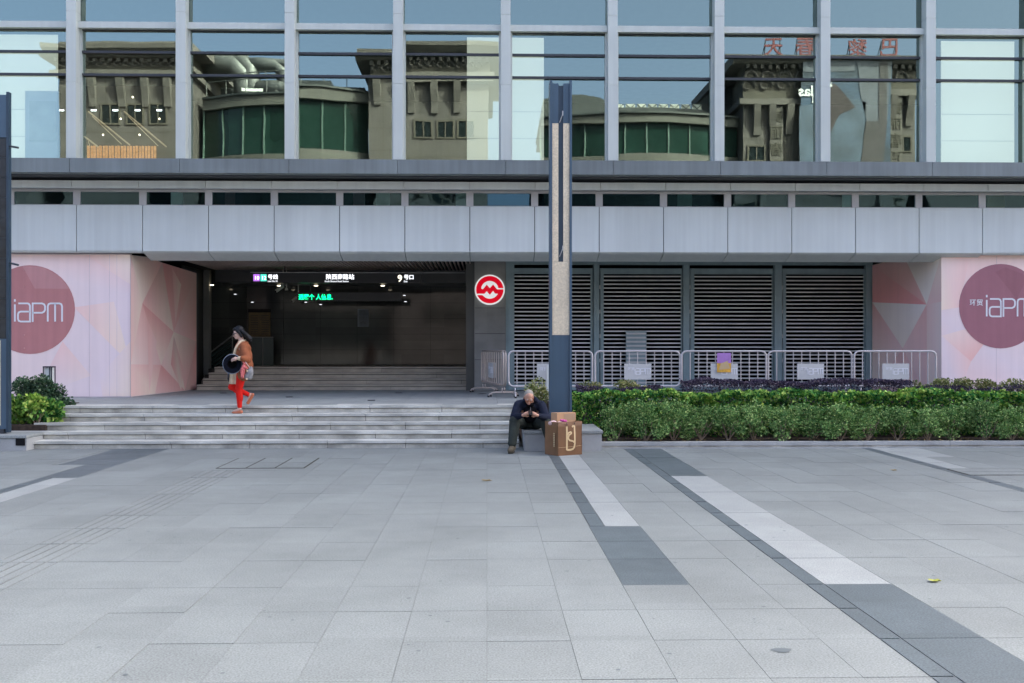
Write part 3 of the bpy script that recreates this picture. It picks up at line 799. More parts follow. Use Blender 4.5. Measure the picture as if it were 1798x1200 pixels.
# underside and recess below the ledge
build(MB().box(-15.2, 17.8, 20.75, 21.32, 5.262, 5.28), 'ledge_soffit', 'dark_metal', mall)
build(MB().box(-15.2, 17.8, 21.36, 21.5, 5.06, 5.262), 'recess_back', 'frame_metal', mall)
FX0 = -.366; PW = 1.387
NP0, NP1 = -9, 11
pl = shared('fascia_panel_plain', lambda: MB().prism([(0, 1.0), (0, .04), (.03, 0), (.22, 0), (.22, 1.0)], 'x', .008, PW - .008), 'panel_metal')
pb = shared('fascia_panel_bent', lambda: MB().prism([(0, 1.0), (0, .03), (.06, -.01), (.50, -.13), (.52, -.10), (.08, .03), (.03, .06), (.03, 1.0)], 'x', .008, PW - .008), 'panel_metal')
pl.name = pb.name = 'fascia_panel'
tp = shared('trim_panel', lambda: MB().box(.006, PW - .006, 0, .08, 0, .155), 'panel_metal')
sf = shared('strip_window', lambda: MB().box(0, PW, 0, .05, .28, .325).box(-.075, .075, 0, .05, 0, .28).box(.075, PW - .075, .02, .05, 0, .012), 'frame_metal')
sp = shared('strip_pane', lambda: MB().poly([(.075, .03, .012), (PW - .075, .03, .012), (PW - .075, .03, .28), (.075, .03, .28)]), 'strip_glass'); sp.name = 'pane'
xl, xr = -7.2, 9.62
for k in range(NP0, NP1):
    x = FX0 + k * PW
    if x + PW < xl + .4 or x > xr - .2:
        link('fascia_panel', pl, None, mall, (x, YF, 3.73))
    else:
        link('fascia_panel', pb, None, mall, (x, YF, 3.73))
    link('trim_panel', tp, None, mall, (x, YF - .24, 5.058))
    s_ = link('strip_window', sf, None, mall, (x, YF + .01, 4.735))
    link('pane', sp, None, s_, (x, YF + .01, 4.735))
build(MB().box(-15.2, 17.8, YF + .06, YF + .20, 3.80, 4.73), 'fascia_backing', 'ceiling_dark', mall)
build(MB().box(-15.2, 17.8, YF - .16, YF + .12, 5.065, 5.093), 'strip_head', 'frame_metal', mall)
build(MB().box(-15.2, 17.8, 22.6, 22.7, 4.6, 5.26), 'strip_back', 'interior_dark', mall)
bl_ = MB()
for px, m_ in ((900, 0), (1000, 0)):
    pass
# coloured things behind the strip windows
cols = [('disc_left', 395, 412), ('panel_pale', 660, 684), ('cardboard', 1735, 1764), ('interior_white', 300, 320), ('disc_right', 620, 640), ('panel_pale', 1190, 1215), ('interior_white', 1480, 1500), ('pale_grey', 800, 830)]
for m_, a, b in cols: build(MB().box(PX(a, 22.5), PX(b, 22.5), 22.5, 22.55, 4.7, 5.2), 'stored_box', m_, mall)
# soffit
build(MB().box(-15.2, xl, 21.52, 40, 3.80, 3.85).box(xr, 17.8, 21.52, 40, 3.80, 3.85).box(xl, xr, 21.84, 40, 3.84, 3.90), 'soffit', 'ceiling_dark', mall)
build(MB().box(xl, xr, 21.80, 21.84, 3.60, 3.84), 'soffit_edge', 'louvre_frame', mall)
# entrance ceiling slats
YL = 24.4
EX0, EX1 = PX(345, 24.9), PX(819, 24.9)
sl_m = shared('ceiling_slat', lambda: MB().box(0, .022, 0, 6.2, 0, .07), 'ceiling_slat')
x = EX0 + .02; k = 0
while x < EX1 + .1:
    link('ceiling_slat', sl_m, None, mall, (x, 21.9, 3.77)); x += .098; k += 1
# inner steps
ist = tag(build(MB().box(EX0, EX1, 25.95, 30, TOP, 1.165).box(EX0, EX1, 25.63, 25.95, TOP, 1.02).box(EX0, EX1, 25.31, 25.63, TOP, .88).box(EX0, EX1, 24.99, 25.31, TOP, .74), 'steps', 'nosing_shade_joint'), kind='structure')  # near-black body painted to read as shadow lines under the inner nosings
for k in range(4):
    y = 24.9 + k * .32; z = TOP + (k + 1) * .14
    slab_row(ist, EX0 + .06 * k, EX1, y - .02, y + .31 if k < 3 else 28.0, z, .04, 2.4, 'tread_slab', 'inner_step_stone', off=.7 * k % 1.6, gap=.008)
    slab_row(ist, EX0 + .06 * k, EX1, y + .012, y + .05, z - .056, .082, 2.4, 'riser_slab', 'inner_step_stone', off=.7 * k % 1.6, gap=.008)
# station walls
YB = 28.0; LZ = TOP + .56
bw0, bw1 = PX(368, YB), PX(820, YB)
nx = 7
for i in range(nx):
    for j in range(6):
        x0 = bw0 + (bw1 - bw0) * i / nx; x1 = bw0 + (bw1 - bw0) * (i + 1) / nx
        z0 = LZ + (3.84 - LZ) * j / 6; z1 = LZ + (3.84 - LZ) * (j + 1) / 6
        build(MB().box(x0 + .003, x1 - .003, YB + random.uniform(0, .004), YB + .04, z0 + .003, z1 - .003), 'wall_panel', 'polished_wall', mall)
build(MB().box(bw0 - 3, bw1 + 1.5, YB + .045, YB + .2, TOP, 3.84), 'station_wall', 'black', mall)
build(MB().box(EX0 - .5, PX(357, 27.2), 25.3, 27.4, TOP, 3.84), 'station_wall', 'station_wall', mall)
build(MB().box(PX(357, 27), PX(367.5, 27), 27.0, 27.2, TOP, 3.84), 'pillar', 'pillar_grey', mall)
build(MB().box(EX1 + .0, PX(833, YL), YL + .06, 28.2, TOP, 3.84), 'station_wall', 'station_wall', mall)
# bulkhead with downlights
build(MB().box(EX0, EX1, 26.6, 27.9, PZ(497, 26.6), 3.77), 'ceiling_bulkhead', 'station_wall', mall)
for px, py in ((372, 501), (490, 502), (555, 502), (672, 502), (710, 519), (712, 530), (563, 535), (413, 517), (443, 531), (537, 531)):
    Y = 27.0 if py < 505 else 27.9
    p = P(px, py, Y)
    e = MB().ell((p.x, p.y, p.z), (.055, .05, .012) if py < 505 else (.04, .03, .01), 10, 6)
    tag(build(e, 'downlight', 'downlight' if py < 505 else 'sign_text_dim', mall, True))
# metro sign board
sg = thing('overhead_sign', 'long black overhead station sign with line numbers, station name and exit 9', 'sign', (PX(590, 25.5), 25.5, 3.4))
sx0, sx1 = PX(440, 25.5), PX(740, 25.5); sz0, sz1 = PZ(497.5, 25.5), PZ(480, 25.5)
build(MB().box(sx0, sx1, 25.5, 25.62, sz0, sz1), 'board', 'sign_black', sg)
build(MB().box(sx0, PX(816, 25.5), 25.48, 25.50, sz1, sz1 + .012), 'light_line', 'pale_grey', sg)
for px in (500, 690): build(MB().tube([(PX(px, 25.56), 25.56, sz1), (PX(px, 25.56), 25.56, 3.84)], .012, 6), 'hanger', 'dark_metal', sg)
q = 25.5 / FPX
def sq(px0, px1, py0, py1, m_, Y, nm, par, d=.006):
    a = P(px0, py1, Y); b = P(px1, py0, Y)
    return build(MB().box(a.x, b.x, Y - d, Y - .001, a.z, b.z), nm, m_, par)
sq(445, 456, 482, 494, 'sign_purple', 25.5, 'line_square', sg); sq(457.5, 468, 482, 494, 'sign_teal', 25.5, 'line_square', sg)
put_text('10', .13, (PX(446.2, 25.49), 25.492, PZ(492, 25.5)), 'sign_text', sg, .001, .001)
put_text('12', .13, (PX(458.6, 25.49), 25.492, PZ(492, 25.5)), 'sign_text', sg, .001, .001)
put_text('号线', .13, (PX(470, 25.49), 25.494, PZ(490.5, 25.5)), 'sign_text', sg, .001, .002)
put_text('Line No.10', .055, (PX(470, 25.49), 25.494, PZ(496, 25.5)), 'sign_text_dim', sg, .001, .001)
put_text('陕西南路站', .145, (PX(572, 25.49), 25.494, PZ(490.5, 25.5)), 'sign_text', sg, .001, .002)
put_text('South Shaanxi Road Station', .055, (PX(570, 25.49), 25.494, PZ(496, 25.5)), 'sign_text_dim', sg, .001, .001)
put_text('9', .24, (PX(698, 25.49), 25.494, PZ(495, 25.5)), 'sign_cream', sg, .001, .003)
put_text('号口', .13, (PX(709, 25.49), 25.494, PZ(490.5, 25.5)), 'sign_text', sg, .001, .002)
put_text('Exit', .06, (PX(709, 25.49), 25.494, PZ(496, 25.5)), 'sign_text_dim', sg, .001, .001)
# LED line display
ld = thing('message_display', 'black hanging message display with green glowing characters', 'display', (PX(615, 26.4), 26.4, PZ(520, 26.4)))
build(MB().box(PX(522, 26.4), PX(705, 26.4), 26.4, 26.5, PZ(529, 26.4), PZ(514, 26.4)), 'case', 'sign_black', ld)
for px in (545, 680): build(MB().tube([(PX(px, 26.45), 26.45, PZ(514, 26.4)), (PX(px, 26.45), 26.45, 3.76)], .01, 6), 'hanger', 'dark_metal', ld)
put_text('透露个 人信息.', .155, (PX(524, 26.39), 26.394, PZ(526, 26.4)), 'led_green', ld, .001, .003, width=PX(584, 26.4) - PX(524, 26.4))
# security cameras
def seccam(px, py, Y, ln, label):
    p = P(px, py, Y)
    t = thing('security_camera', label, 'camera', (p.x, p.y, p.z), 'security cameras under the station ceiling')
    d = Vector((-.62, -.5, -.55)).normalized()
    build(MB().tube([p + d * -ln * .5, p + d * ln * .5], .045, 10).tube([p + d * ln * .5, p + d * (ln * .5 + .012)], .033, 10), 'housing', 'camera_white', t)
    build(MB().tube([p + d * ln * .5, p + d * (ln * .5 + .016)], .028, 10), 'lens', 'phone_black', t)
    build(MB().tube([p + d * -ln * .3, (p.x + .09, p.y, p.z + .12), (p.x + .09, p.y, 3.77)], .014, 6), 'bracket', 'camera_white', t)
seccam(491, 507, 25.9, .24, 'pale bullet camera hanging below the station sign, the larger one')
seccam(518, 525, 27.3, .20, 'smaller pale bullet camera hanging in front of the green message display')
# dome on stalk
p = P(503, 508, 25.9)
t = thing('smoke_detector', 'small pale conical ceiling fitting right of the larger bullet camera', 'fitting', p)
build(MB().tube([(p.x, p.y, p.z - .03), (p.x, p.y, p.z), (p.x, p.y, p.z + .05), (p.x, p.y, 3.77)], [.045, .04, .012, .008], 10), 'body', 'camera_white', t)
# yellow poster board, notice, railing
t = thing('poster_board', 'yellow-brown lined information board on the station back wall behind the woman', 'poster', P(456, 592, 27.95))
sq(437, 475, 543, 592, 'poster_yellow', 27.97, 'poster', t, .02); sq(436, 476, 543, 549, 'ceiling_dark', 27.95, 'header', t, .02)
for k in range(9):
    sq(440, 453, 554 + 4 * k, 555.4 + 4 * k, 'poster_line', 27.945, 'print_line', t, .003); sq(459, 472, 554 + 4 * k, 555.4 + 4 * k, 'poster_line', 27.945, 'print_line', t, .003)
t = thing('notice_sheet', 'grey lined notice sheet on the dark station wall under the message display', 'notice', P(637, 573, 27.95))
sq(628, 647, 543, 574, 'notice_sheet', 27.99, 'sheet', t, .01)
for k in range(12): sq(629.5, 645.5, 545.5 + 2.3 * k, 546.4 + 2.3 * k, 'station_wall', 27.982, 'print_line', t, .002)
t = thing('stair_railing', 'dark green stair balustrade rising at the left inside the station', 'railing', P(390, 645, 27.0))
a, b = P(366, 622, 27.3), P(408, 590, 27.3)
build(MB().tube([a, b], .02, 8), 'handrail', 'pillar_grey', t)
for k in range(5):
    z = -.12 - .11 * k
    build(MB().tube([a + Vector((0, 0, z)), b + Vector((0, 0, z))], .022, 6), 'bar', 'rail_green', t)
build(MB().tube([b, b + Vector((0, 0, -.8))], .018, 6), 'post', 'pillar_grey', t)
t = thing('glass_screen', 'thin-framed glass screen below the yellow board inside the station', 'screen', P(468, 645, 27.5))
a, b = P(442, 645, 27.5), P(480, 593, 27.5)
build(MB().box(a.x, b.x, 27.5, 27.51, LZ, b.z), 'pane', 'lamp_glass' if False else 'rail_green', t)
fm = MB().box(P(461, 600, 27.5).x, P(462, 600, 27.5).x, 27.48, 27.5, LZ, b.z).box(a.x, b.x, 27.48, 27.5, b.z, b.z + .02)
build(fm, 'frame', 'pillar_grey', t)
# pier with stone panels
px0, px1 = PX(833, YL), PX(888, YL)
zs = [TOP, PZ(632, YL), PZ(586, YL), PZ(541, YL), 3.84]
for k in range(4): build(MB().box(px0, px1, YL, YL + .5, zs[k] + .004, zs[k + 1] - .004), 'pier_panel', 'pier_stone', mall, bevel=.004)
build(MB().box(px0 + .01, px1 - .01, YL + .02, YL + .5, TOP, 3.84), 'pier_core', 'black', mall)
build(MB().box(px1 + .004, PX(903, YL), YL + .02, YL + .45, TOP, 3.84), 'door_jamb', 'louvre_frame', mall)
# metro roundel
c = P(860, 509, YL - .16); RR = 26.5 * (YL - .16) / FPX
rd = thing('metro_roundel', 'round red and white metro logo sign on the grey stone pier', 'sign', c)
def disc(cx, cz, r, y0, y1, n=48): return MB().prism([(cx + r * math.cos(2 * math.pi * k / n), cz + r * math.sin(2 * math.pi * k / n)) for k in range(n)], 'y', y1, y0)
build(disc(c.x, c.z, RR, c.y, YL - .002), 'rim', 'sign_white', rd)
build(disc(c.x, c.z, RR * .905, c.y - .006, c.y + .01), 'red_disc', 'metro_red', rd)
def arc(r, a0, a1, n=14): return [(c.x + RR * r * math.cos(R(a0 + (a1 - a0) * k / n)), c.z + RR * r * math.sin(R(a0 + (a1 - a0) * k / n))) for k in range(n + 1)]
def rp(pts): return [(c.x + RR * x, c.z + RR * z) for x, z in pts]
# white field above: dome with zigzag foot; right tail runs to the rim
up = arc(.58, 172, 10) + rp([(.60, .10), (.90, .10), (.90, .02), (.48, .02), (.22, .34), (.0, .10), (-.20, .33), (-.46, .02)])
build(MB().prism(up, 'y', c.y - .011, c.y - .004), 'emblem', 'sign_white', rd)
dn = arc(.60, -27, -140) + rp([(-.52, -.36), (-.86, -.36), (-.84, -.27), (-.36, -.27), (-.20, -.10), (.0, -.34), (.22, -.08), (.34, -.25)])
build(MB().prism(dn, 'y', c.y - .011, c.y - .004), 'emblem', 'sign_white', rd)

# louvre doors
lx = [(893, 1040, 903, 1037), (1054, 1197, 1060, 1196), (1212, 1357, 1219, 1356), (1374, 1518, 1380, 1517)]
zt_, zb_ = PZ(471, YL), TOP + .02
build(MB().box(PX(888, YL), PX(1531, YL), YL + .5, YL + .6, TOP, 3.84), 'louvre_backing', 'black', mall)
build(MB().box(PX(903, YL), PX(1531, YL), YL - .05, YL + .05, zt_ + .085, 3.84), 'lintel', 'louvre_frame', mall)
for i in range(4):
    a, b, s0, s1 = [PX(v, YL) for v in lx[i]]
    d = build(MB().box(a, s0, YL - .01, YL + .06, zb_, zt_).box(s1, b + .01, YL - .01, YL + .06, zb_, zt_).box(s0, s1, YL - .01, YL + .06, zt_ - .14, zt_ - .002).box(s0, s1, YL - .01, YL + .06, zb_, zb_ + .15),
              'louvre_door', 'louvre_frame', mall, loc=(a, YL, zb_))
    pitch = .0965; z = zb_ + .19; wd = round(s1 - s0, 3)
    me = shared('slat%.3f' % wd, lambda: MB().prism([(0, -.010), (-.032, -.020), (-.036, .006), (-.028, .008), (.03, .014), (.034, .008)], 'x', 0, wd), 'slat_metal'); me.name = 'slat'
    while z < zt_ - .15:
        o = link('slat', me, None, d, (s0, YL + .035, z + random.uniform(-.002, .002))); o.rotation_euler = (R(random.uniform(-4, 4)), R(random.uniform(-.08, .08)), 0); z += pitch
for a, b in ((1042, 1052), (1199, 1210), (1359, 1372), (1519, 1531)):
    build(MB().box(PX(a, YL), PX(b, YL), YL - .06, YL + .08, TOP, zt_ + .08), 'door_post', 'louvre_frame', mall)
# hinges
for a in (1053, 1211, 1373):
    for zz in (1.35, 1.95, 2.55, 3.15): build(MB().tube([(PX(a, YL), YL - .02, zz), (PX(a, YL), YL - .02, zz + .09)], .016, 7), 'hinge', 'pale_grey', mall)
# grey slatted sheet leaning in front of the second louvre door
t = thing('leaning_board', 'pale grey ribbed board standing before the second louvre door behind the barrier', 'board', P(1117, 676, 24.25))
a, b = P(1099, 676, 24.28), P(1135, 582, 24.28)
build(MB().box(a.x, b.x, 24.27, 24.30, TOP, b.z), 'sheet', 'louvre_frame', t)
z = TOP + .08
while z < b.z: build(MB().box(a.x + .01, b.x - .01, 24.255, 24.27, z, z + .045), 'rib', 'pale_grey', t); z += .10

# ------------------------------------------------------------------ behind the glass
def room(x0, x1, y0, y1, z0, z1, m_): build(MB().box(x0, x1, y0, y1, z0, z1), 'interior_wall', m_, mall)
room(-15.2, 17.8, 21.6, 30, 5.33, 5.5, 'interior_dark')
room(-15.2, 17.8, 21.1, 30, 8.36, 8.5, 'interior_dark')
room(-15.2, 17.8, 27, 27.2, 5.5, 8.36, 'interior_dark')
room(-15.2, 17.8, 27, 27.2, 8.5, 11.7, 'interior_dark')
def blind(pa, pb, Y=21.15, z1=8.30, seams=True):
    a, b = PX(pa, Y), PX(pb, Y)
    build(MB().box(a, b, Y, Y + .03, 5.6, z1), 'white_partition', 'partition_glow', mall)
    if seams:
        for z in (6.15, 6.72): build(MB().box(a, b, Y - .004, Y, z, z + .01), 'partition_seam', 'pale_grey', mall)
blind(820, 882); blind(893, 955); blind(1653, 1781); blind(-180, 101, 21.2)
build(MB().box(PX(44, 21.1), PX(101, 21.1), 21.1, 21.19, PZ(282, 21.1), PZ(165, 21.1)), 'display_frame', 'pale_grey', mall)
build(MB().box(PX(52, 21.1), PX(99, 21.1), 21.085, 21.099, PZ(252, 21.1), PZ(183, 21.1)), 'display_panel', 'panel_pale', mall)
# restaurant bay
rx0, rx1 = PX(140, 25), PX(300, 25)
build(MB().box(rx0 - .6, rx1 + .3, 25.3, 25.35, 5.5, 8.3), 'restaurant_wall', 'interior_warm', mall)
x = PX(150, 25); k = 0
while x < PX(272, 25):
    build(MB().box(x, x + .045, 25.1 + .03 * (k % 2), 25.16, 5.5, PZ(258, 25)), 'bar_slat', 'slat_glow', mall); x += .075; k += 1
for (xa, ya, xb, yb) in ((155, 196, 228, 255), (218, 196, 292, 258), (148, 240, 172, 258)):
    a, b = P(xa, ya, 24.8), P(xb, yb, 24.6)
    build(MB().tube([a, b], .02, 6).tube([a + Vector((.1, 0, -.12)), b + Vector((-.2, 0, .02))], .012, 5), 'ceiling_beam', 'wedge_beam', mall)
for px, py in ((162, 103), (252, 104), (190, 131), (277, 132), (233, 171), (212, 209), (280, 209), (181, 237), (245, 237)):
    p = P(px, py, 24.4); build(MB().ell(p, .022, 8, 5), 'spot_lamp', 'downlight', mall, True)
for px in (165, 203, 242, 280, 108):
    p = P(px, 194, 24.4); build(MB().box(p.x - .07, p.x + .05, p.y, p.y + .02, p.z - .012, p.z + .018), 'spot_lamp', 'cool_light', mall)
build(MB().ell((PX(207, 24.5), 24.5, 5.55), (.42, .3, .2)).ell((PX(207, 24.5), 24.5, 5.82), (.11, .11, .12)), 'dining_chair', 'black', mall, True)

# ================================================================== HOARDINGS
def lerp_col(c): return (*s2l(c), 1)
def printed(parent, o, n, tris, layer=0.0, one=False):
    if layer and not one:
        for ti_, t_ in enumerate(tris): printed(parent, o, n, [t_], layer * (1 + .35 * ti_), True)
        return
    """printed triangles given by photo points on the board's plane, colours per corner"""
    V = []; F = []; C = []
    for ti, t in enumerate(tris):
        pts, cols = t[0], t[1]
        i = len(V)
        for (a, b) in pts:
            q_ = PP(a, b, o, n) + n * (layer * (1 + .35 * ti)); V.append(q_)
        F.append(tuple(range(i, i + len(pts))))
        C += [lerp_col(cc) for cc in (cols if isinstance(cols, list) else [cols] * len(pts))]
    me = bpy.data.meshes.new('printed_sheet'); L0 = wloc(parent)
    me.from_pydata([tuple(v - L0) for v in V], [], F)
    ca = me.color_attributes.new('Col', 'FLOAT_COLOR', 'CORNER')
    for k, c_ in enumerate(C): ca.data[k].color = c_
    me.update()
    return link('printed_triangle' if one else 'printed_sheet', me, 'hoarding', parent, L0)
PALE, LILAC, BLUSH, ROSE, DEEP, BROWN, CREAMY = (244, 220, 210), (236, 217, 218), (246, 206, 197), (244, 190, 180), (234, 164, 156), (224, 186, 172), (248, 226, 206)
def ribbon(pts, w_, y, m_, parent, name='logo_stroke', closed=False):
    """flat stroke of width w_ along (x,z) points"""
    n = len(pts); L_ = []; Rr = []
    for k in range(n):
        a = Vector(pts[max(k - 1, 0)]); b = Vector(pts[min(k + 1, n - 1)]); p = Vector(pts[k])
        if 0 < k < n - 1:
            d1 = (p - a).normalized(); d2 = (b - p).normalized(); t_ = (d1 + d2).normalized(); nn = Vector((-t_.y, t_.x)); q_ = w_ / 2 / max(.5, nn.dot(Vector((-d1.y, d1.x))))
        else:
            t_ = (b - a).normalized(); nn = Vector((-t_.y, t_.x)); q_ = w_ / 2
        L_.append(p + nn * q_); Rr.append(p - nn * q_)
    mb = MB()
    for k in range(n - 1):
        i = len(mb.v)
        for yy in (y, y - .004):
            mb.v += [(L_[k].x, yy, L_[k].y), (L_[k + 1].x, yy, L_[k + 1].y), (Rr[k + 1].x, yy, Rr[k + 1].y), (Rr[k].x, yy, Rr[k].y)]
        mb.f += [(i, i + 1, i + 2, i + 3), (i + 4, i + 7, i + 6, i + 5), (i, i + 4, i + 5, i + 1), (i + 2, i + 6, i + 7, i + 3)]
    return mb
def iapm(x, z, s, y, m_, parent, wdt=.036):
    """logo lettering, x-height s, drawn as squared thin strokes"""
    k = s / 95.0
    def T(pts): return [(x + a * k, z + b * k) for a, b in pts]
    r = 14
    strokes = {'letter_i': [T([(0, 0), (0, 90)])],
               'letter_a': [T([(18, 95), (66, 95), (74, 91), (78, 82), (78, 0), (30, 0), (20, 4), (16, 14), (16, 38), (20, 48), (30, 52), (78, 52)])],
               'letter_p': [T([(92, -2), (92, 95), (140, 95), (151, 90), (156, 80), (156, 62), (151, 52), (140, 46), (92, 46)])],
               'letter_m': [T([(170, 0), (170, 80), (174, 91), (184, 95), (230, 95), (240, 91), (244, 80), (244, 0)]), T([(208, 0), (208, 95)])]}
    for nm, ss in strokes.items():
        mb = MB()
        for st in ss:
            r_ = ribbon(st, wdt, y, m_, parent); i = len(mb.v); mb.v += r_.v; mb.f += [tuple(q + i for q in f) for f in r_.f]
        if nm == 'letter_i': mb.box(x - wdt / 2, x + wdt / 2, y - .004, y, z + 104 * k, z + 117 * k)
        build(mb, nm, m_, parent)
NY = Vector((0, -1, 0))
# left board
hcx, hcy = -7.61, 21.50; hbx, hby = PX(345, 25.4), 25.4
hl = thing('hoarding', 'pink printed hoarding with a rose circle and white lettering, left of the metro entrance', 'hoarding', (-9.4, 21.5, TOP))
build(MB().prism([(-13, 21.503), (hcx, 21.503), (hbx, hby), (hbx - .08, hby), (hcx - .09, 21.60), (-13, 21.60)], 'z', TOP, 3.60), 'board', 'hoarding_seam', hl)
build(MB().box(-13, hcx - .02, 21.505, 21.6, 3.6, 3.72), 'board', 'hoarding_seam', hl)
o_ = Vector((0, 21.50, 0))
def fq(a, b, c_, d_): return [(a, c_), (b, c_), (b, d_), (a, d_)]
printed(hl, o_, NY, [([(-60, 447.5), (229, 447.5), (229, 520), (-60, 520)], [PALE, BLUSH, LILAC, PALE]),
                     ([(-60, 520), (229, 520), (229, 696.5), (-60, 696.5)], [PALE, LILAC, LILAC, PALE])])
printed(hl, o_, NY, [([(130, 540), (200, 530), (229, 640)], [BLUSH, PALE, CREAMY]), ([(110, 600), (160, 660), (60, 696)], [BLUSH, PALE, LILAC]),
                     ([(175, 660), (229, 600), (229, 696), (180, 696)], [LILAC, PALE, CREAMY, PALE]), ([(150, 448), (229, 448), (229, 500)], [BLUSH, CREAMY, PALE])], .0015)
nl = Vector((hby - hcy, -(hbx - hcx), 0)).normalized()
A, B_, C_, D_, E_, F_, G_, H_, I_, J_, K_, L2 = (229.6, 448), (285, 461.5), (345, 480), (250, 533), (305, 583), (345, 600), (283, 641), (229.6, 640), (229.6, 696.5), (272, 691.8), (325, 686), (345, 683.8)
gl = Vector((hcx, hcy, 0)) + nl * .002
printed(hl, gl, nl, [([A, (262, 452), B_, D_], [CREAMY, PALE, ROSE, CREAMY]), ([A, D_, H_], [BLUSH, CREAMY, BLUSH]), ([B_, D_, E_], [BROWN, ROSE, CREAMY]), ([B_, C_, E_], [DEEP, BROWN, ROSE]),
                     ([C_, F_, E_], [BROWN, ROSE, BLUSH]), ([D_, E_, G_], [DEEP, ROSE, CREAMY]), ([D_, G_, H_], [ROSE, BLUSH, PALE]), ([H_, G_, J_, I_], [BLUSH, ROSE, CREAMY, BLUSH]),
                     ([E_, F_, K_], [CREAMY, BROWN, ROSE]), ([F_, L2, K_], [DEEP, ROSE, BROWN]), ([E_, G_, K_], [CREAMY, BLUSH, CREAMY]), ([G_, J_, K_], [DEEP, BLUSH, ROSE])])
printed(hl, gl, nl, [([(302, 470), (318, 500), (308, 570)], [ROSE, CREAMY, BLUSH]), ([(258, 560), (275, 600), (262, 690)], [ROSE, BLUSH, BLUSH]), ([(305, 590), (322, 650), (318, 686), (300, 640)], [BROWN, ROSE, CREAMY, DEEP])], .0015)
c = PP(53, 544, o_, NY); rr = 77 * 21.5 / FPX * 1.0
build(disc(c.x, c.z, rr, 21.493, 21.498), 'printed_circle', 'disc_left', hl)
build(MB().prism([(c.x + rr * math.cos(t_), c.z + rr * math.sin(t_)) for t_ in (R(100), R(75), R(50), R(28))] + [(c.x + .1, c.z + .45)], 'y', 21.4915, 21.4925), 'printed_facet', 'disc_facet', hl)
p = PP(26.6, 565, o_, NY); iapm(p.x, p.z, 31.5 * 21.5 / FPX, 21.489, 'white_print', hl)
for px in (157, 192, 205):
    a = PX(px, 21.49); build(MB().box(a - .003, a + .003, 21.4965, 21.4985, TOP, 3.71), 'board_seam', 'hoarding_seam', hl)
for py in (475, 503, 589, 612):
    q_ = PP(43, py, o_, NY); build(MB().ell((q_.x, 21.49, q_.z), .018, 8, 5), 'bolt', 'disc_facet', hl, True)
# right board
hrx = PX(1653, 21.5); hrbx, hrby = PX(1531.5, 24.3), 24.3
hr = thing('hoarding', 'pink printed hoarding with a plum circle and white lettering, right of the louvre doors', 'hoarding', (11.5, 21.5, TOP))
build(MB().prism([(15, 21.503), (15, 21.60), (hrx + .09, 21.60), (hrbx + .08, hrby), (hrbx, hrby), (hrx, 21.503)], 'z', TOP, 3.60), 'board', 'hoarding_seam', hr)
build(MB().box(hrx + .02, 15, 21.505, 21.6, 3.6, 3.72), 'board', 'hoarding_seam', hr)
printed(hr, o_, NY, [([(1653, 447), (1860, 447), (1860, 560), (1653, 560)], [BLUSH, PALE, PALE, LILAC]), ([(1653, 560), (1860, 560), (1860, 698), (1653, 698)], [LILAC, PALE, LILAC, BLUSH])])
printed(hr, o_, NY, [([(1653, 590), (1705, 635), (1760, 560)], [PALE, ROSE, BLUSH]), ([(1653, 447), (1700, 460), (1684, 540), (1653, 545)], [PALE, BLUSH, BLUSH, CREAMY]), ([(1653, 590), (1705, 635), (1680, 698), (1653, 698)], [LILAC, BLUSH, LILAC, LILAC])], .0015)
nr = Vector((-(hrby - 21.5), -(hrx - hrbx), 0)).normalized()
if nr.x > 0: nr = -nr
if nr.y > 0: nr.y = -nr.y
nr = Vector((-(hrby - 21.5), (hrbx - hrx), 0)).normalized()
gr = Vector((hrx, 21.5, 0)) + nr * .002
a1, a2, a3, a4, a5, a6, a7, a8, a9 = (1531.5, 466), (1588, 452), (1653, 446.5), (1627, 535), (1531.5, 531), (1585, 612), (1653, 530), (1653, 697.5), (1531.5, 688)
printed(hr, gr, nr, [([a2, a3, a4], [(252, 236, 222)] * 3), ([a1, a2, a4], [ROSE, BLUSH, ROSE]), ([a1, a4, a5], [(246, 190, 182), (244, 166, 160), (246, 170, 162)]), ([a5, a4, a6], [(250, 234, 224), (252, 236, 226), CREAMY]),
                     ([a3, a7, a4], [CREAMY, BLUSH, BLUSH]), ([a4, a7, a8], [BLUSH, PALE, PALE]), ([a4, a8, (1628, 695)], [BLUSH, PALE, CREAMY]), ([a4, (1628, 695), a6], [ROSE, BLUSH, BLUSH]),
                     ([a5, a6, a9], [ROSE, BLUSH, CREAMY]), ([a6, (1628, 695), a9], [ROSE, BLUSH, BLUSH])])
c = PP(1757, 538, o_, NY); rr = 75 * 21.5 / FPX
build(disc(c.x, c.z, rr, 21.493, 21.498), 'printed_circle', 'disc_right', hr)
build(MB().prism([(c.x - .12, c.z + .75), (c.x + .35, c.z + .15), (c.x + .55, c.z + .55), (c.x + .5, c.z + .7), (c.x + .1, c.z + .85)][::-1], 'y', 21.4915, 21.4925), 'printed_facet', 'disc_facet_right', hr)
p = PP(1732, 556, o_, NY); iapm(p.x, p.z, 31.0 * 21.5 / FPX, 21.489, 'white_print', hr)
p = PP(1702, 536, o_, NY); put_text('环贸', .15, (p.x, 21.488, p.z), 'white_print', hr, .001, .002)
for px in (1750,):
    a = PX(px, 21.49); build(MB().box(a - .003, a + .003, 21.4965, 21.4985, TOP, 3.71), 'board_seam', 'hoarding_seam', hr)

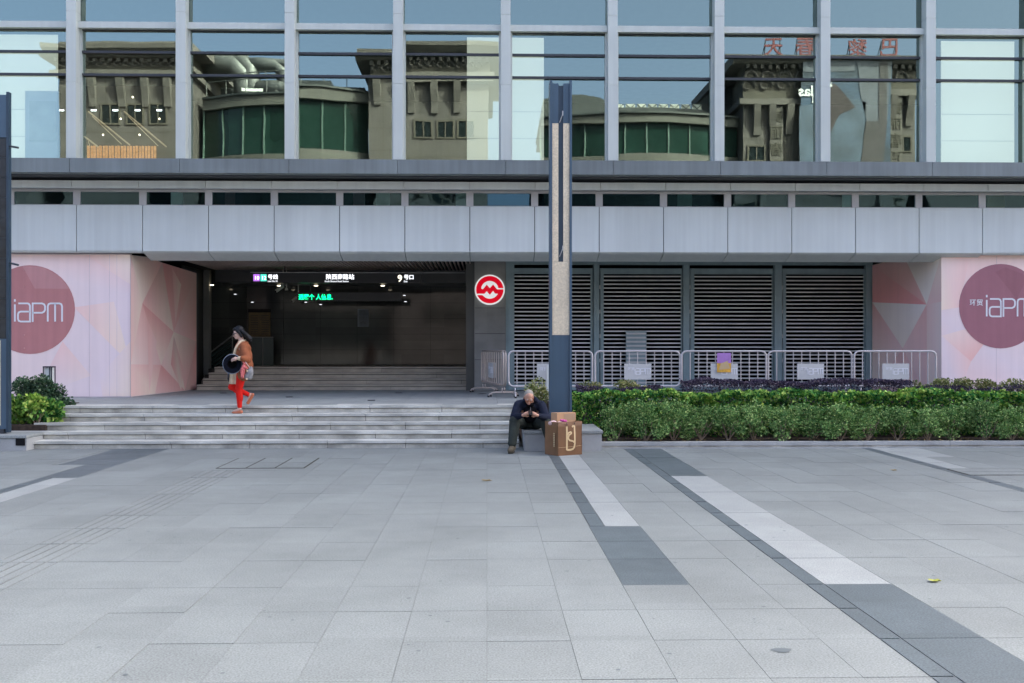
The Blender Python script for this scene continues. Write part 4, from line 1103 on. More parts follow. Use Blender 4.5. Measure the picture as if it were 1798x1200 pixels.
# ================================================================== CROWD BARRIERS
YR = 21.15
def barrier_parts(t, L_, m_='stainless', nb=9, plate=True, plate_dx=0):
    h0, h1, r = .24, .985, .10
    pts = []
    for (cx_, cz_, a0) in ((r, h0 + r, 180), (L_ - r, h0 + r, 270), (L_ - r, h1 - r, 0), (r, h1 - r, 90)):
        for k in range(4): a = R(a0 + 30 * k); pts.append((cx_ + r * math.cos(a), 0, cz_ + r * math.sin(a)))
    pts.append(pts[0])
    fr = MB().tube([t_ for t_ in pts], .021, 8, False).mesh('frame', smooth=True); link('frame', fr, m_, t)
    bm_ = MB().tube([(0, 0, h0), (0, 0, h1)], .011, 6, False).mesh('bar', smooth=True); bm_.materials.append(MATS[m_])
    for k in range(nb):
        o = link('bar', bm_, None, t); o.location = (L_ * (k + 1) / (nb + 1), 0, 0)
    ft = MB().tube([(0, -.30, .02), (0, -.27, .07), (0, -.2, .10), (0, .2, .10), (0, .27, .07), (0, .30, .02)], .018, 7).tube([(0, 0, .10), (0, 0, .2)], .016, 6).mesh('foot', smooth=True); ft.materials.append(MATS[m_])
    ru = MB().tube([(0, 0, 0), (0, 0, .035)], .024, 7).mesh('rubber_cap'); ru.materials.append(MATS['rubber'])
    for x_ in (.14, L_ - .14):
        o = link('foot', ft, None, t); o.location = (x_, 0, 0)
        for y_ in (-.30, .30): o2 = link('rubber_cap', ru, None, o); o2.location = (0, y_, 0)
    if plate:
        cxp = L_ / 2 + plate_dx
        pm = MB().box(cxp - .29, cxp + .29, -.035, -.023, .38, .72).mesh('sign_plate'); pmo = link('sign_plate', pm, 'pale_grey', t)
        pt = put_text('环贸', .075, (0, 0, 0), 'white_print', pmo, .001, .001); pt.location = (cxp - .22, -.038, .58)
        k = .125 / 95; 
        mb = MB()
        x0_ = cxp - .06; z0_ = .49
        for st in ([(0, 0), (0, 90)], [(18, 95), (70, 95), (78, 85), (78, 0), (18, 0), (18, 50), (78, 50)], [(92, 0), (92, 95), (156, 95), (156, 48), (92, 48)], [(170, 0), (170, 95), (244, 95), (244, 0)], [(208, 0), (208, 95)]):
            r_ = ribbon([(x0_ + a * k, z0_ + b * k) for a, b in st], .014, -.0362, None, None); i = len(mb.v); mb.v += r_.v; mb.f += [tuple(q + i for q in f) for f in r_.f]
        lm_ = mb.mesh('lettering'); link('lettering', lm_, 'white_print', pmo)
bar_px = [(893, 1040, 'steel crowd barrier directly behind the blue pylon, its plate half hidden'), (1045, 1194, 'steel crowd barrier with a grey lettered plate in front of the ribbed board'),
          (1197, 1345, 'steel crowd barrier with a violet and amber picture sheet hung on it'), (1349, 1496, 'steel crowd barrier with a lettered plate in front of the fourth louvre door'),
          (1500, 1643, 'rightmost steel crowd barrier, reaching in front of the pink hoarding')]
BG = 'steel crowd barriers in front of the louvre doors'
for i, (a, b, lab) in enumerate(bar_px):
    xa, xb = PX(a, YR), PX(b, YR)
    t = thing('crowd_barrier', lab, 'barrier', (xa, YR, TOP), BG)
    barrier_parts(t, xb - xa, 'stainless')
    t.rotation_euler.z = R([0, .4, -.3, .5, -.4][i])
# two folded barriers running back towards the pier
for i, (pa, ya, pb, yb, lab) in enumerate([(850, 24.1, 888, 21.5, 'steel crowd barrier turned back towards the grey pier, standing nearer the louvre doors'),
                                           (846, 23.9, 884, 21.25, 'steel crowd barrier turned back towards the grey pier, standing nearer the steps')]):
    xa, xb = PX(pa, ya), PX(pb, yb); L_ = math.hypot(xb - xa, yb - ya)
    t = thing('crowd_barrier', lab, 'barrier', (xa, ya, TOP), BG)
    barrier_parts(t, L_, 'stainless_warm', 9, True)
    t.rotation_euler.z = math.atan2(yb - ya, xb - xa)
t = thing('picture_sheet', 'violet and amber picture sheet hung on the third barrier', 'poster', P(1271, 654, YR - .05))
sq(1259, 1283.5, 620, 638, 'violet_sheet', YR - .06, 'upper_print', t, .004); sq(1259, 1283.5, 638, 654, 'amber_sheet', YR - .06, 'lower_print', t, .004)
a_, b_ = P(1262, 650, YR - .07), P(1282, 634, YR - .07)
build(MB().poly([(a_.x, YR - .067, a_.z), (b_.x, YR - .067, a_.z + .03), (b_.x - .05, YR - .067, b_.z), (a_.x + .05, YR - .067, b_.z - .05)]), 'printed_shape', 'leaf_fallen_green' if False else 'bag_gold', t)
# low white post behind the pylon
t = thing('white_post', 'short white board leaning behind the left edge of the blue pylon', 'board', P(963, 690, 20.9))
a, b = P(958, 690, 20.9), P(972, 641, 20.9)
build(MB().box(a.x, b.x, 20.9, 20.93, TOP, b.z), 'sheet', 'panel_metal', t); build(MB().box(a.x, a.x + .02, 20.885, 20.899, TOP, b.z), 'edge_trim', 'frame_metal', t)

# ================================================================== SHOPPING BAG AND BOX
p0 = P(980, 802, 15.72); p0.z = 0
fr_dir = Vector((PX(1029, 15.98) - p0.x, .26, 0)).normalized(); fw = .455
sd_dir = Vector((-fr_dir.y, fr_dir.x, 0)); 
sd_dir = (Vector((PX(957.5, 16.0), 15.98, 0)) - p0).normalized(); sw = .33
H = .535
bagt = thing('shopping_bag', 'large brown paper shopping bag with a pale gold monogram beside the seated man', 'bag', p0)
q0, q1, q3 = p0, p0 + fr_dir * fw, p0 + sd_dir * sw; q2 = q1 + sd_dir * sw
def up_(v, h): return Vector((v.x, v.y, h))
def quad_panel(a, b, h0a, h0b, name, m_, parent, thick=.004, push=0.0, nsub=6, bulge=.012):
    d = (b - a); nrm = Vector((d.y, -d.x, 0)).normalized(); mb = MB(); n = nsub
    for s_ in (0, 1):
        for i in range(n + 1):
            for j in range(n + 1):
                u_, v_ = i / n, j / n; q_ = a + d * u_; z = v_ * (h0a * (1 - u_) + h0b * u_)
                bl = bulge * math.sin(math.pi * u_) * math.sin(math.pi * v_) + .004 * math.sin(9 * u_ + 5 * v_)
                q_ = q_ + nrm * (bl + push - s_ * thick); mb.v.append((q_.x, q_.y, z))
    N2 = (n + 1) ** 2
    for i in range(n):
        for j in range(n):
            k = i * (n + 1) + j
            mb.f += [(k, k + n + 1, k + n + 2, k + 1), (N2 + k, N2 + k + 1, N2 + k + n + 2, N2 + k + n + 1)]
    for i in range(n): # rims
        k = i * (n + 1) + n; mb.f.append((k, k + n + 1, N2 + k + n + 1, N2 + k))
    return build(mb, name, m_, parent, True)
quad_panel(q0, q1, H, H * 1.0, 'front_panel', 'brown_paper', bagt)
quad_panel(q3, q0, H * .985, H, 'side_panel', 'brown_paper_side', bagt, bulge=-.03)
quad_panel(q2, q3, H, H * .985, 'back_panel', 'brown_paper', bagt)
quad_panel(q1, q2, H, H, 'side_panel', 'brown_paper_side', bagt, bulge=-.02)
build(MB().prism([(v.x, v.y) for v in (q0 + (q2 - q0) * .01, q1 + (q3 - q1) * .01, q2 + (q0 - q2) * .01, q3 + (q1 - q3) * .01)], 'z', .002, .012), 'bottom', 'brown_paper', bagt)
nf = Vector((fr_dir.y, -fr_dir.x, 0)).normalized()
def on_front(u_, v_, push=.0):
    bl = .012 * math.sin(math.pi * u_) * math.sin(math.pi * v_) + .004 * math.sin(9 * u_ + 5 * v_)
    q_ = q0 + (q1 - q0) * u_ + nf * (bl + push + .0035); return Vector((q_.x, q_.y, v_ * H))
def front_stroke(pts, w_, name='monogram'):
    out = []
    fine = []
    for k in range(len(pts) - 1):
        for t_ in range(4): fine.append((pts[k][0] + (pts[k + 1][0] - pts[k][0]) * t_ / 4, pts[k][1] + (pts[k + 1][1] - pts[k][1]) * t_ / 4))
    fine.append(pts[-1]); mb = MB(); n = len(fine)
    for k in range(n):
        a = Vector(fine[max(k - 1, 0)]); b = Vector(fine[min(k + 1, n - 1)]); d = Vector(((b - a).x * fw, (b - a).y * H)).normalized()
        nx_, nz_ = -d.y * w_ / 2 / fw, d.x * w_ / 2 / H
        mb.v += [tuple(on_front(fine[k][0] + nx_, fine[k][1] + nz_)), tuple(on_front(fine[k][0] - nx_, fine[k][1] - nz_))]
    for k in range(n - 1): mb.f.append((2 * k, 2 * k + 1, 2 * k + 3, 2 * k + 2))
    return build(mb, name, 'bag_gold', bagt)
front_stroke([(.345, .86), (.355, .165), (.50, .160), (.60, .18), (.655, .23), (.675, .34), (.675, .87)], .030)
front_stroke([(.685, .865), (.60, .865), (.575, .83)], .026)
front_stroke([(.36, .60), (.41, .67), (.50, .695), (.545, .655)], .026)
front_stroke([(.545, .66), (.43, .60), (.395, .51), (.46, .445), (.60, .415), (.665, .375)], .026)
front_stroke([(0.005, .245), (.5, .25), (.995, .275)], .0035, 'fold_line')
ns = Vector((sd_dir.y, -sd_dir.x, 0)).normalized()
# vertical print on the side
sm = MB()
for k in range(8):
    a = q0 + sd_dir * (.09 + .01 * (k % 2)) - Vector((ns.x, ns.y, 0)) * -.0
    z = .14 + .028 * k
    mbp = q0 + sd_dir * .10
    off = (Vector((-sd_dir.y, sd_dir.x, 0))).normalized(); off = off if off.y < 0 else -off
    aa = q0 + sd_dir * .08 + off * .003; bb = q0 + sd_dir * .12 + off * .0
    sm.poly([(aa.x, aa.y, z), (bb.x, bb.y, z), (bb.x, bb.y, z + .018), (aa.x, aa.y, z + .018)])
build(sm, 'side_print', 'bag_gold', bagt)
# rope handles drooping
mid = q0.lerp(q1, .5)
hp = [up_(q0.lerp(q1, .32), H - .02), up_(q0.lerp(q1, .36), H - .05), up_(q0.lerp(q1, .5), H - .06), up_(q0.lerp(q1, .64), H - .045), up_(q0.lerp(q1, .68), H - .02)]
build(MB().tube([v + nf * .016 for v in hp[:2]], .006, 6).tube([v + nf * .016 for v in hp[3:]], .006, 6), 'handle', 'boot_sole', bagt)
# tissue and clutter inside the bag
cm = MB()
for k in range(7):
    v = q3.lerp(q2, .05 + .09 * k) .lerp(q0.lerp(q1, .05 + .09 * k), .4); cm.ell((v.x, v.y, H - .03 + .012 * math.sin(k * 2.2)), (.055, .04, .035), 8, 6)
tag(build(cm, 'crumpled_tissue', 'tissue', None, True, loc=(q3.x, q3.y, H - .05)), 'crumpled pinkish tissue filling the top of the brown bag', 'tissue')
v = q0.lerp(q1, .33) + sd_dir * .06
cm = MB().ell((v.x, v.y, H + .012), (.035, .02, .022), 10, 6).ell((v.x - .035, v.y, H + .02), (.022, .012, .02), 8, 6).ell((v.x + .035, v.y, H + .005), (.02, .012, .026), 8, 6).tube([(v.x, v.y, H + .01), (v.x + .02, v.y - .02, H - .04)], .006, 6)
tag(build(cm, 'ribbon_bow', 'pink_ribbon', None, True, loc=tuple(v)), 'magenta ribbon bow at the rim of the brown bag', 'ribbon')
# cardboard box standing in the bag
cb0 = q0.lerp(q1, .24) + sd_dir * .17
bt = thing('cardboard_box', 'pale cardboard box sticking out of the back of the brown bag', 'box', (cb0.x, cb0.y, .2))
bd = fr_dir; bs = sd_dir.normalized()
c0, c1 = cb0, cb0 + bd * .36
c3, c2 = c0 + bs * .15, c1 + bs * .13
zt2 = .665
build(MB().prism([(v.x, v.y) for v in (c0, c1, c2, c3)], 'z', .16, zt2), 'carton', 'cardboard', bt)
build(MB().prism([(v.x, v.y) for v in (c0 + bd * .135 + nf * .002, c1 + bd * -.015 + nf * .002, c1 + bd * -.015, c0 + bd * .135)], 'z', H + .012, zt2 - .018), 'label_panel', 'cardboard_print', bt)
build(MB().prism([(v.x, v.y) for v in (c0 + bd * .118 + nf * .0015, c0 + bd * .122 + nf * .0015, c0 + bd * .122, c0 + bd * .118)], 'z', .5, zt2), 'box_edge', 'cardboard_print', bt)

# ================================================================== PEOPLE
def hand(mb, wrist, direction, up, curl, s=1.0, thumb=1):
    """palm, four bent fingers and a thumb as closed rounded pieces"""
    d = Vector(direction).normalized(); u_ = Vector(up); u_ = (u_ - d * u_.dot(d)).normalized(); sd_ = d.cross(u_).normalized() * thumb
    w_ = Vector(wrist)
    mb.ell(w_ + d * .045 * s, (.036 * s, .036 * s, .036 * s), 10, 7)
    mb.cap(w_, w_ + d * .07 * s, .024 * s, .030 * s, 10)
    for k, (ln, off) in enumerate(((.068, .027), (.076, .009), (.072, -.009), (.056, -.026))):
        b0 = w_ + d * .075 * s + sd_ * off * s; a_ = R(curl)
        d1 = (d * math.cos(a_ * .5) - u_ * math.sin(a_ * .5)); d2 = (d * math.cos(a_ * 1.3) - u_ * math.sin(a_ * 1.3)); d3 = (d * math.cos(a_ * 2) - u_ * math.sin(a_ * 2))
        p1 = b0 + d1 * ln * .45 * s; p2 = p1 + d2 * ln * .32 * s; p3 = p2 + d3 * ln * .25 * s
        mb.cap(b0 - d * .02 * s, p1, .0095 * s, .009 * s, 8); mb.cap(p1, p2, .009 * s, .0082 * s, 8); mb.cap(p2, p3, .0082 * s, .007 * s, 8)
    t0 = w_ + d * .025 * s + sd_ * .026 * s; t1 = t0 + (d * .6 + sd_ * .6 - u_ * .4).normalized() * .04 * s; t2 = t1 + (d * .95 - u_ * .4).normalized() * .03 * s
    mb.cap(t0, t1, .013 * s, .011 * s, 8); mb.cap(t1, t2, .011 * s, .008 * s, 8)
def head(mb, c, rot, s=1.0):
    """skull, jaw, nose, lips, chin, brow and ears; faces -Y before rot"""
    c = Vector(c)
    def q_(x, y, z): return c + rot @ Vector((x * s, y * s, z * s))
    mb.ell(q_(0, .015, .03), (.075 * s, .092 * s, .088 * s), 18, 12, rot)
    mb.ell(q_(0, -.022, -.03), (.060 * s, .062 * s, .082 * s), 16, 12, rot)
    mb.ell(q_(0, -.062, -.086), (.024 * s, .020 * s, .018 * s), 10, 7, rot)
    mb.cap(q_(0, -.082, .012), q_(0, -.104, -.028), .008 * s, .012 * s, 8)
    mb.ell(q_(0, -.098, -.030), (.017 * s, .011 * s, .010 * s), 8, 6, rot)
    mb.ell(q_(0, -.082, -.058), (.022 * s, .011 * s, .006 * s), 8, 6, rot); mb.ell(q_(0, -.080, -.068), (.019 * s, .011 * s, .006 * s), 8, 6, rot)
    mb.ell(q_(0, -.072, .028), (.050 * s, .014 * s, .010 * s), 10, 6, rot)
    for k in (-1, 1):
        mb.ell(q_(k * .040, -.062, -.018), (.020 * s, .016 * s, .018 * s), 8, 6, rot)
        mb.ell(q_(k * .077, .010, -.012), (.010 * s, .018 * s, .030 * s), 8, 6, rot)
def face_bits(parent, c, rot, s=1.0, brows='hair_black', lips=None):
    c = Vector(c)
    def q_(x, y, z): return c + rot @ Vector((x * s, y * s, z * s))
    for k in (-1, 1):
        build(MB().ell(q_(k * .030, -.076, .006), (.0125 * s, .008 * s, .0075 * s), 10, 7, rot), 'eye', 'white_print', parent, True)
        build(MB().ell(q_(k * .030, -.083, .005), (.005 * s, .003 * s, .005 * s), 8, 5, rot), 'pupil', 'phone_black', parent, True)
        build(MB().tube([q_(k * .014, -.088, .026), q_(k * .032, -.086, .031), q_(k * .050, -.074, .026)], .0035 * s, 5), 'eyebrow', brows, parent, True)
    build(MB().ell(q_(0, -.0925, -.062), (.020 * s, .004 * s, .0055 * s), 10, 5, rot), 'mouth', lips or 'disc_left', parent, True)

# --- the woman
ws = P(422, 723, 18.18); wz = 4 * RI
wo_ = Vector((ws.x, 18.18, wz))
wom = thing('person', 'woman in a brown coat and red leggings walking down the steps holding a black hat', 'person', wo_)
def Wp(x, y, z): return wo_ + Vector((x, y, z))
hrot = Matrix.Rotation(R(-72), 3, 'Z') @ Matrix.Rotation(R(16), 3, 'X')    # face towards -X, tipped down
hc = Wp(-.035, 0, 1.455)
bd_ = MB(); head(bd_, hc, hrot, .98)
bd_.cap(Wp(.045, 0, 1.24), Wp(.0, 0, 1.39), .052, .048)
bd_.ell(Wp(.05, 0, 1.13), (.10, .15, .17)); bd_.ell(Wp(.05, 0, .93), (.09, .12, .16)); bd_.ell(Wp(.05, 0, .80), (.11, .145, .12))
NS, NE, NWr = Wp(.08, -.155, 1.215), Wp(.175, -.235, .985), Wp(.045, -.345, 1.0)
FS, FE, FW = Wp(.05, .155, 1.215), Wp(.06, .21, .96), Wp(-.12, .13, .86)
bd_.cap(NS, NE, .045, .036); bd_.cap(NE, NWr, .036, .024); bd_.cap(FS, FE, .045, .036); bd_.cap(FE, FW, .036, .024)
hand(bd_, NWr + Vector((-.01, 0, 0)), (-1, .12, -.22), (0, -.8, .5), 30, 1.0, 1)
hand(bd_, FW, (-.45, -.1, -.9), (-.8, .5, .4), 38, .9, -1)
NH, NK, NA = Wp(.055, -.08, .80), Wp(-.005, -.085, .445), Wp(.01, -.08, .085)
FH, FK, FA = Wp(.045, .08, .80), Wp(-.175, .06, .475), Wp(.145, .07, .335)
bd_.cap(NH, NK, .075, .05); bd_.cap(NK, NA, .048, .03); bd_.cap(FH, FK, .075, .05); bd_.cap(FK, FA, .048, .03)
bd_.cap(NA, Wp(-.095, -.08, .035), .032, .022); bd_.cap(Wp(.17, .07, .335), Wp(.115, .07, .20), .032, .022)
blob(bd_, 'body', 'skin_pale', wom, .0065, 3)
face_bits(wom, hc, hrot, .98)
# sunglasses
def Hq(x, y, z): return hc + hrot @ (Vector((x, y, z)) * .98)
for k in (-1, 1):
    build(MB().ell(Hq(k * .033, -.096, .002), (.029, .008, .024), 12, 7, hrot), 'sunglass_lens', 'lens_dark', wom, True)
    build(MB().tube([Hq(k * .052, -.085, .010), Hq(k * .078, -.01, .008)], .003, 5), 'sunglass_arm', 'phone_black', wom)
# hair
hm = MB()
hm.ell(Hq(0, .028, .045), (.086, .092, .088), 18, 12, hrot)
hm.ell(Hq(0, -.035, .085), (.062, .045, .035), 12, 8, hrot)
for k in range(9):
    a = -1 + k / 4.0
    s0 = Hq(a * .062, .06, .03); s1 = s0 + Vector((.070 + .01 * math.sin(k), -.01 * a, -.062)); s2 = s1 + Vector((.072 + .014 * math.sin(k * 3), 0, -.075 + .022 * math.sin(k * 2))); s3 = s2 + Vector((.045, 0, -.035 - .03 * math.cos(k * 2)))
    hm.cap(s0, s1, .038, .034, 8); hm.cap(s1, s2, .034, .024, 8); hm.cap(s2, s3, .022, .008, 8)
for k in (-1, 1): hm.cap(Hq(k * .068, -.005, .05), Hq(k * .080, .03, -.07), .022, .026, 8)
blob(hm, 'hair', 'hair_black', wom, .007, 3)
# leggings
lg = MB().ell(Wp(.05, 0, .80), (.125, .16, .12))
lg.cap(NH + Vector((0, 0, -.02)), NK, .098, .064); lg.cap(NK, Wp(.008, -.08, .13), .064, .043); lg.cap(FH, FK, .095, .064); lg.cap(FK, FA + Vector((-.02, 0, .003)), .062, .042)
lg.ell(Wp(.02, -.085, .30), (.052, .055, .10)); lg.ell(FK.lerp(FA, .4) + Vector((0, 0, -.01)), (.10, .05, .055))
blob(lg, 'leggings', 'red_cloth', wom, .010, 5)
# flat shoes
sh = MB().cap(Wp(.035, -.08, .032), Wp(-.10, -.08, .022), .034, .028).ell(Wp(-.04, -.08, .014), (.11, .036, .014)); blob(sh, 'shoe', 'tan_shoe', wom, .007, 3)
sh = MB().cap(Wp(.205, .07, .335), Wp(.115, .07, .185), .033, .027).cap(Wp(.225, .07, .33), Wp(.135, .07, .165), .012, .010); blob(sh, 'shoe', 'tan_shoe', wom, .007, 3)
# coat: torso rings, open towards -X, plus sleeves
ct = MB()
ct.ell(Wp(.065, 0, 1.17), (.125, .185, .13)); ct.ell(Wp(.075, 0, 1.03), (.14, .185, .19)); ct.ell(Wp(.085, 0, .87), (.15, .185, .18))
ct.cap(Wp(.085, -.075, .90), Wp(.085, -.10, .70), .12, .118); ct.cap(Wp(.085, .075, .90), Wp(.085, .09, .72), .12, .115)
ct.cap(NS + Vector((.005, .005, .0)), NE, .074, .080); ct.cap(NE, NWr + Vector((.075, .0, .0)), .078, .052)
ct.cap(FS, FE, .072, .07); ct.cap(FE, FW.lerp(FE, .3), .065, .048)
ct.ell(Wp(.065, 0, 1.275), (.085, .11, .05))
coat = blob(ct, 'coat', 'coat_brown', wom, .011, 5)
# cream facings, sweater, hanging scarf, cuff
sw_ = MB().ell(Wp(-.025, -.01, 1.14), (.075, .11, .15)).ell(Wp(-.02, -.01, 1.0), (.085, .12, .12)).ell(Wp(.0, 0, 1.27), (.058, .07, .04)); blob(sw_, 'sweater', 'sweater', wom, .010, 4)
fc = MB()
for (pa, pb_) in ((Wp(.02, -.085, 1.295), Wp(-.055, -.125, 1.17)), (Wp(-.055, -.125, 1.17), Wp(-.085, -.125, 1.02)), (Wp(-.085, -.125, 1.02), Wp(-.08, -.12, .9)),
                  (Wp(-.02, .03, 1.31), Wp(-.10, .04, 1.16)), (Wp(-.10, .04, 1.16), Wp(-.125, .03, 1.0)), (Wp(.02, -.085, 1.295), Wp(.065, -.06, 1.315)), (Wp(.065, -.06, 1.315), Wp(.08, .03, 1.32))):
    fc.cap(pa, pb_, .026, .026, 8)
fc.cap(NWr + Vector((.045, 0, .0)), NWr + Vector((.02, 0, 0)), .042, .038, 12)
blob(fc, 'coat_facing', 'cream_wool', wom, .009, 3)
sc_ = MB()
for a in range(6): sc_.cap(Wp(-.155 + .019 * a, -.07 + .008 * math.sin(a * 2), .78), Wp(-.165 + .021 * a, -.085 + .012 * math.sin(a * 2), .545), .014, .015, 6)
blob(sc_, 'scarf_end', 'cream_wool', wom, .008, 2)
build(MB().ell(Wp(.035, -.178, 1.17), (.02, .012, .02), 10, 7), 'brooch', 'hair_grey', wom, True)
# black pouch at the far hand
pm = MB().ell(Wp(-.215, .06, .66), (.035, .05, .10)).ell(Wp(-.19, .06, .75), (.03, .04, .07)); pm.tube([FW + Vector((-.03, -.02, -.05)), Wp(-.19, .06, .78)], .008, 6)
tag(blob(pm, 'black_pouch', 'phone_black', None, .008, 3), 'small black pouch held low by the walking woman on her far side', 'pouch')
# hat: brim seen face on, hollow crown
hatc = Wp(-.065, -.315, .90)
ht = thing('brimmed_hat', 'wide-brimmed black felt hat held in front of the walking woman, hollow side showing', 'hat', hatc)
hn = Matrix.Rotation(R(14), 3, 'Z') @ Matrix.Rotation(R(-4), 3, 'X')
def ring_mesh(prof, n=40, e=1.06):
    mb = MB(); m_ = len(prof)
    for k in range(n):
        a = 2 * math.pi * k / n
        for (r_, y_) in prof:
            wv = .010 * math.sin(2 * a + .6) * (r_ / .17) ** 2
            v = hn @ Vector((r_ * math.cos(a), y_ + wv, r_ * e * math.sin(a))); mb.v.append(tuple(hatc + v))
    for k in range(n):
        for j in range(m_ - 1):
            a0 = k * m_ + j; b0 = ((k + 1) % n) * m_ + j; mb.f.append((a0, b0, b0 + 1, a0 + 1))
    return mb
build(ring_mesh([(.165, .0), (.12, .006), (.082, .010), (.078, .04), (.070, .07), (.03, .085), (.001, .08), (.001, .088), (.035, .094), (.076, .078), (.085, .045), (.088, .018), (.12, .013), (.165, .007)]), 'felt', 'hat_felt', ht, True)
build(ring_mesh([(.160, -.002), (.169, .0), (.170, .006), (.162, .009)]), 'brim_edge', 'hat_trim', ht, True)
build(ring_mesh([(.0815, .0105), (.076, .04), (.066, .066), (.03, .078), (.002, .074)]), 'lining', 'black', ht, True)
# handbag on the near forearm
hb = thing('handbag', 'grey handbag with a pink patterned scarf tied to it on the walking woman\'s forearm', 'handbag', Wp(.2, -.26, .70))
hbm = MB().ell(Wp(.235, -.27, .74), (.07, .06, .085)).ell(Wp(.21, -.27, .68), (.08, .06, .07)).ell(Wp(.25, -.26, .80), (.045, .045, .06)); blob(hbm, 'pouch', 'bag_grey', hb, .010, 3)
build(MB().tube([Wp(.18, -.28, .80), Wp(.13, -.30, .93), Wp(.11, -.30, 1.02), Wp(.125, -.22, 1.055), Wp(.14, -.15, 1.0)], .010, 7).tube([Wp(.24, -.28, .82), Wp(.17, -.31, .93), Wp(.13, -.30, 1.03)], .009, 7), 'strap', 'tissue', hb, True)
sfm = MB()
for (a, b, r1, r2) in (((.13, -.31, .86), (.10, -.32, .78), .03, .026), ((.10, -.32, .78), (.115, -.32, .67), .026, .03), ((.13, -.31, .86), (.19, -.32, .83), .03, .024), ((.15, -.31, .90), (.12, -.31, .95), .022, .016), ((.14, -.315, .82), (.14, -.32, .72), .022, .02)):
    sfm.cap(Wp(*a), Wp(*b), r1, r2, 8)
blob(sfm, 'tied_scarf', 'scarf_pink', hb, .008, 3)
build(MB().ell(Wp(.205, -.335, .775), (.018, .008, .018), 8, 6).ell(Wp(.195, -.335, .635), (.018, .012, .018), 8, 6), 'buckle', 'cream_wool', hb, True)

# --- the man
MY = 16.0
mx = PX(929, 16.8)
man = thing('person', 'bald man in a navy jacket sitting on the stone block looking down at his phone', 'person', (mx, 16.6, 0))
def Q(px, Y, z): return Vector((PX(px, Y), Y, z))
mh = Q(928.5, 16.33, .895); mrot = Matrix.Rotation(R(3), 3, 'Z') @ Matrix.Rotation(R(40), 3, 'X')
mb_ = MB(); head(mb_, mh, mrot, 1.0)
neck0 = Vector((mx + .01, 16.55, .80)); mb_.cap(neck0, mh + mrot @ Vector((0, .04, -.05)), .062, .058)
LH, RH = Vector((mx - .095, 16.86, .44)), Vector((mx + .10, 16.86, .44))
LK, RK = Q(904, 16.36, .50), Q(957, 16.40, .485)
LA, RA = Q(899.5, 16.20, .12), Q(967, 16.32, .12)
chest = Vector((mx, 16.66, .66))
mb_.ell(Vector((mx, 16.84, .46)), (.16, .12, .12)); mb_.ell(Vector((mx, 16.76, .57)), (.14, .11, .14)); mb_.ell(chest, (.165, .12, .15))
LS, RS = Vector((mx - .185, 16.62, .755)), Vector((mx + .195, 16.62, .750))
LE, RE = Q(903, 16.42, .565), Q(960, 16.42, .545)
LW, RW = Q(918.5, 16.16, .615), Q(943.5, 16.16, .610)
for a, b, r1, r2 in ((LS, LE, .05, .042), (LE, LW, .042, .028), (RS, RE, .05, .042), (RE, RW, .042, .028), (LH, LK, .08, .055), (LK, LA, .052, .026), (RH, RK, .08, .055), (RK, RA, .052, .026)): mb_.cap(a, b, r1, r2)
hand(mb_, LW, (.75, -.35, .35), (-.3, -.9, -.1), 42, .95, 1)
hand(mb_, RW, (-.75, -.35, .35), (.3, -.9, -.1), 42, .95, -1)
mb_.cap(LA, LA + Vector((-.03, -.10, -.06)), .026, .02); mb_.cap(RA, RA + Vector((.02, -.10, -.06)), .026, .02)
blob(mb_, 'body', 'skin', man, .0065, 3)
face_bits(man, mh, mrot, 1.0, 'hair_grey')
def Mq(x, y, z): return mh + mrot @ Vector((x, y, z))
hm = MB().ell(Mq(0, .028, .036), (.0775, .090, .088), 20, 14, mrot)
# keep only the upper/back shell of hair
o = blob(hm, 'hair', 'hair_grey', man, .007, 1)
for k in (-1, 1):
    n_ = 18; mb2 = MB().tube([Mq(k * .033 + .027 * math.cos(2 * math.pi * t_ / n_), -.098 + .006 * abs(math.cos(2 * math.pi * t_ / n_)), .004 + .018 * math.sin(2 * math.pi * t_ / n_)) for t_ in range(n_ + 1)], .0035, 5)
    mb2.tube([Mq(k * .058, -.092, .010), Mq(k * .083, .0, .006)], .003, 5)
    build(mb2, 'glasses', 'metro_red' if False else 'coat_brown', man, True)
build(MB().tube([Mq(-.008, -.103, .008), Mq(.008, -.103, .008)], .003, 5), 'glasses', 'coat_brown', man, True)
# jacket
jk = MB()
jk.ell(Vector((mx, 16.80, .52)), (.185, .14, .15)); jk.ell(Vector((mx, 16.72, .63)), (.195, .15, .16)); jk.ell(Vector((mx, 16.66, .73)), (.20, .135, .12))
jk.cap(LS, LE, .082, .074); jk.cap(LE, LW.lerp(LE, .12), .070, .044); jk.cap(RS, RE, .082, .074); jk.cap(RE, RW.lerp(RE, .12), .070, .044)
jk.cap(LS + Vector((.05, 0, .02)), RS + Vector((-.05, 0, .02)), .075, .075)
for k in range(11):      # collar and hood roll behind the neck
    a = math.pi * k / 10; jk.ell(Vector((mx + .01 + .105 * math.cos(a), 16.50 + .10 * math.sin(a) - .02, .825 + .055 * math.sin(a))), (.036, .038, .042), 8, 6)
blob(jk, 'jacket', 'navy_jacket', man, .011, 4)
vs = MB().ell(Vector((mx + .005, 16.575, .665)), (.115, .075, .125)).ell(Vector((mx, 16.63, .55)), (.12, .08, .10)).ell(Vector((mx + .005, 16.50, .775)), (.075, .06, .05)); blob(vs, 'vest', 'black_vest', man, .010, 4)
build(MB().tube([(mx + .01, 16.478, .745), (mx + .01, 16.492, .70), (mx + .01, 16.496, .64)], .004, 5), 'zip', 'stainless', man)
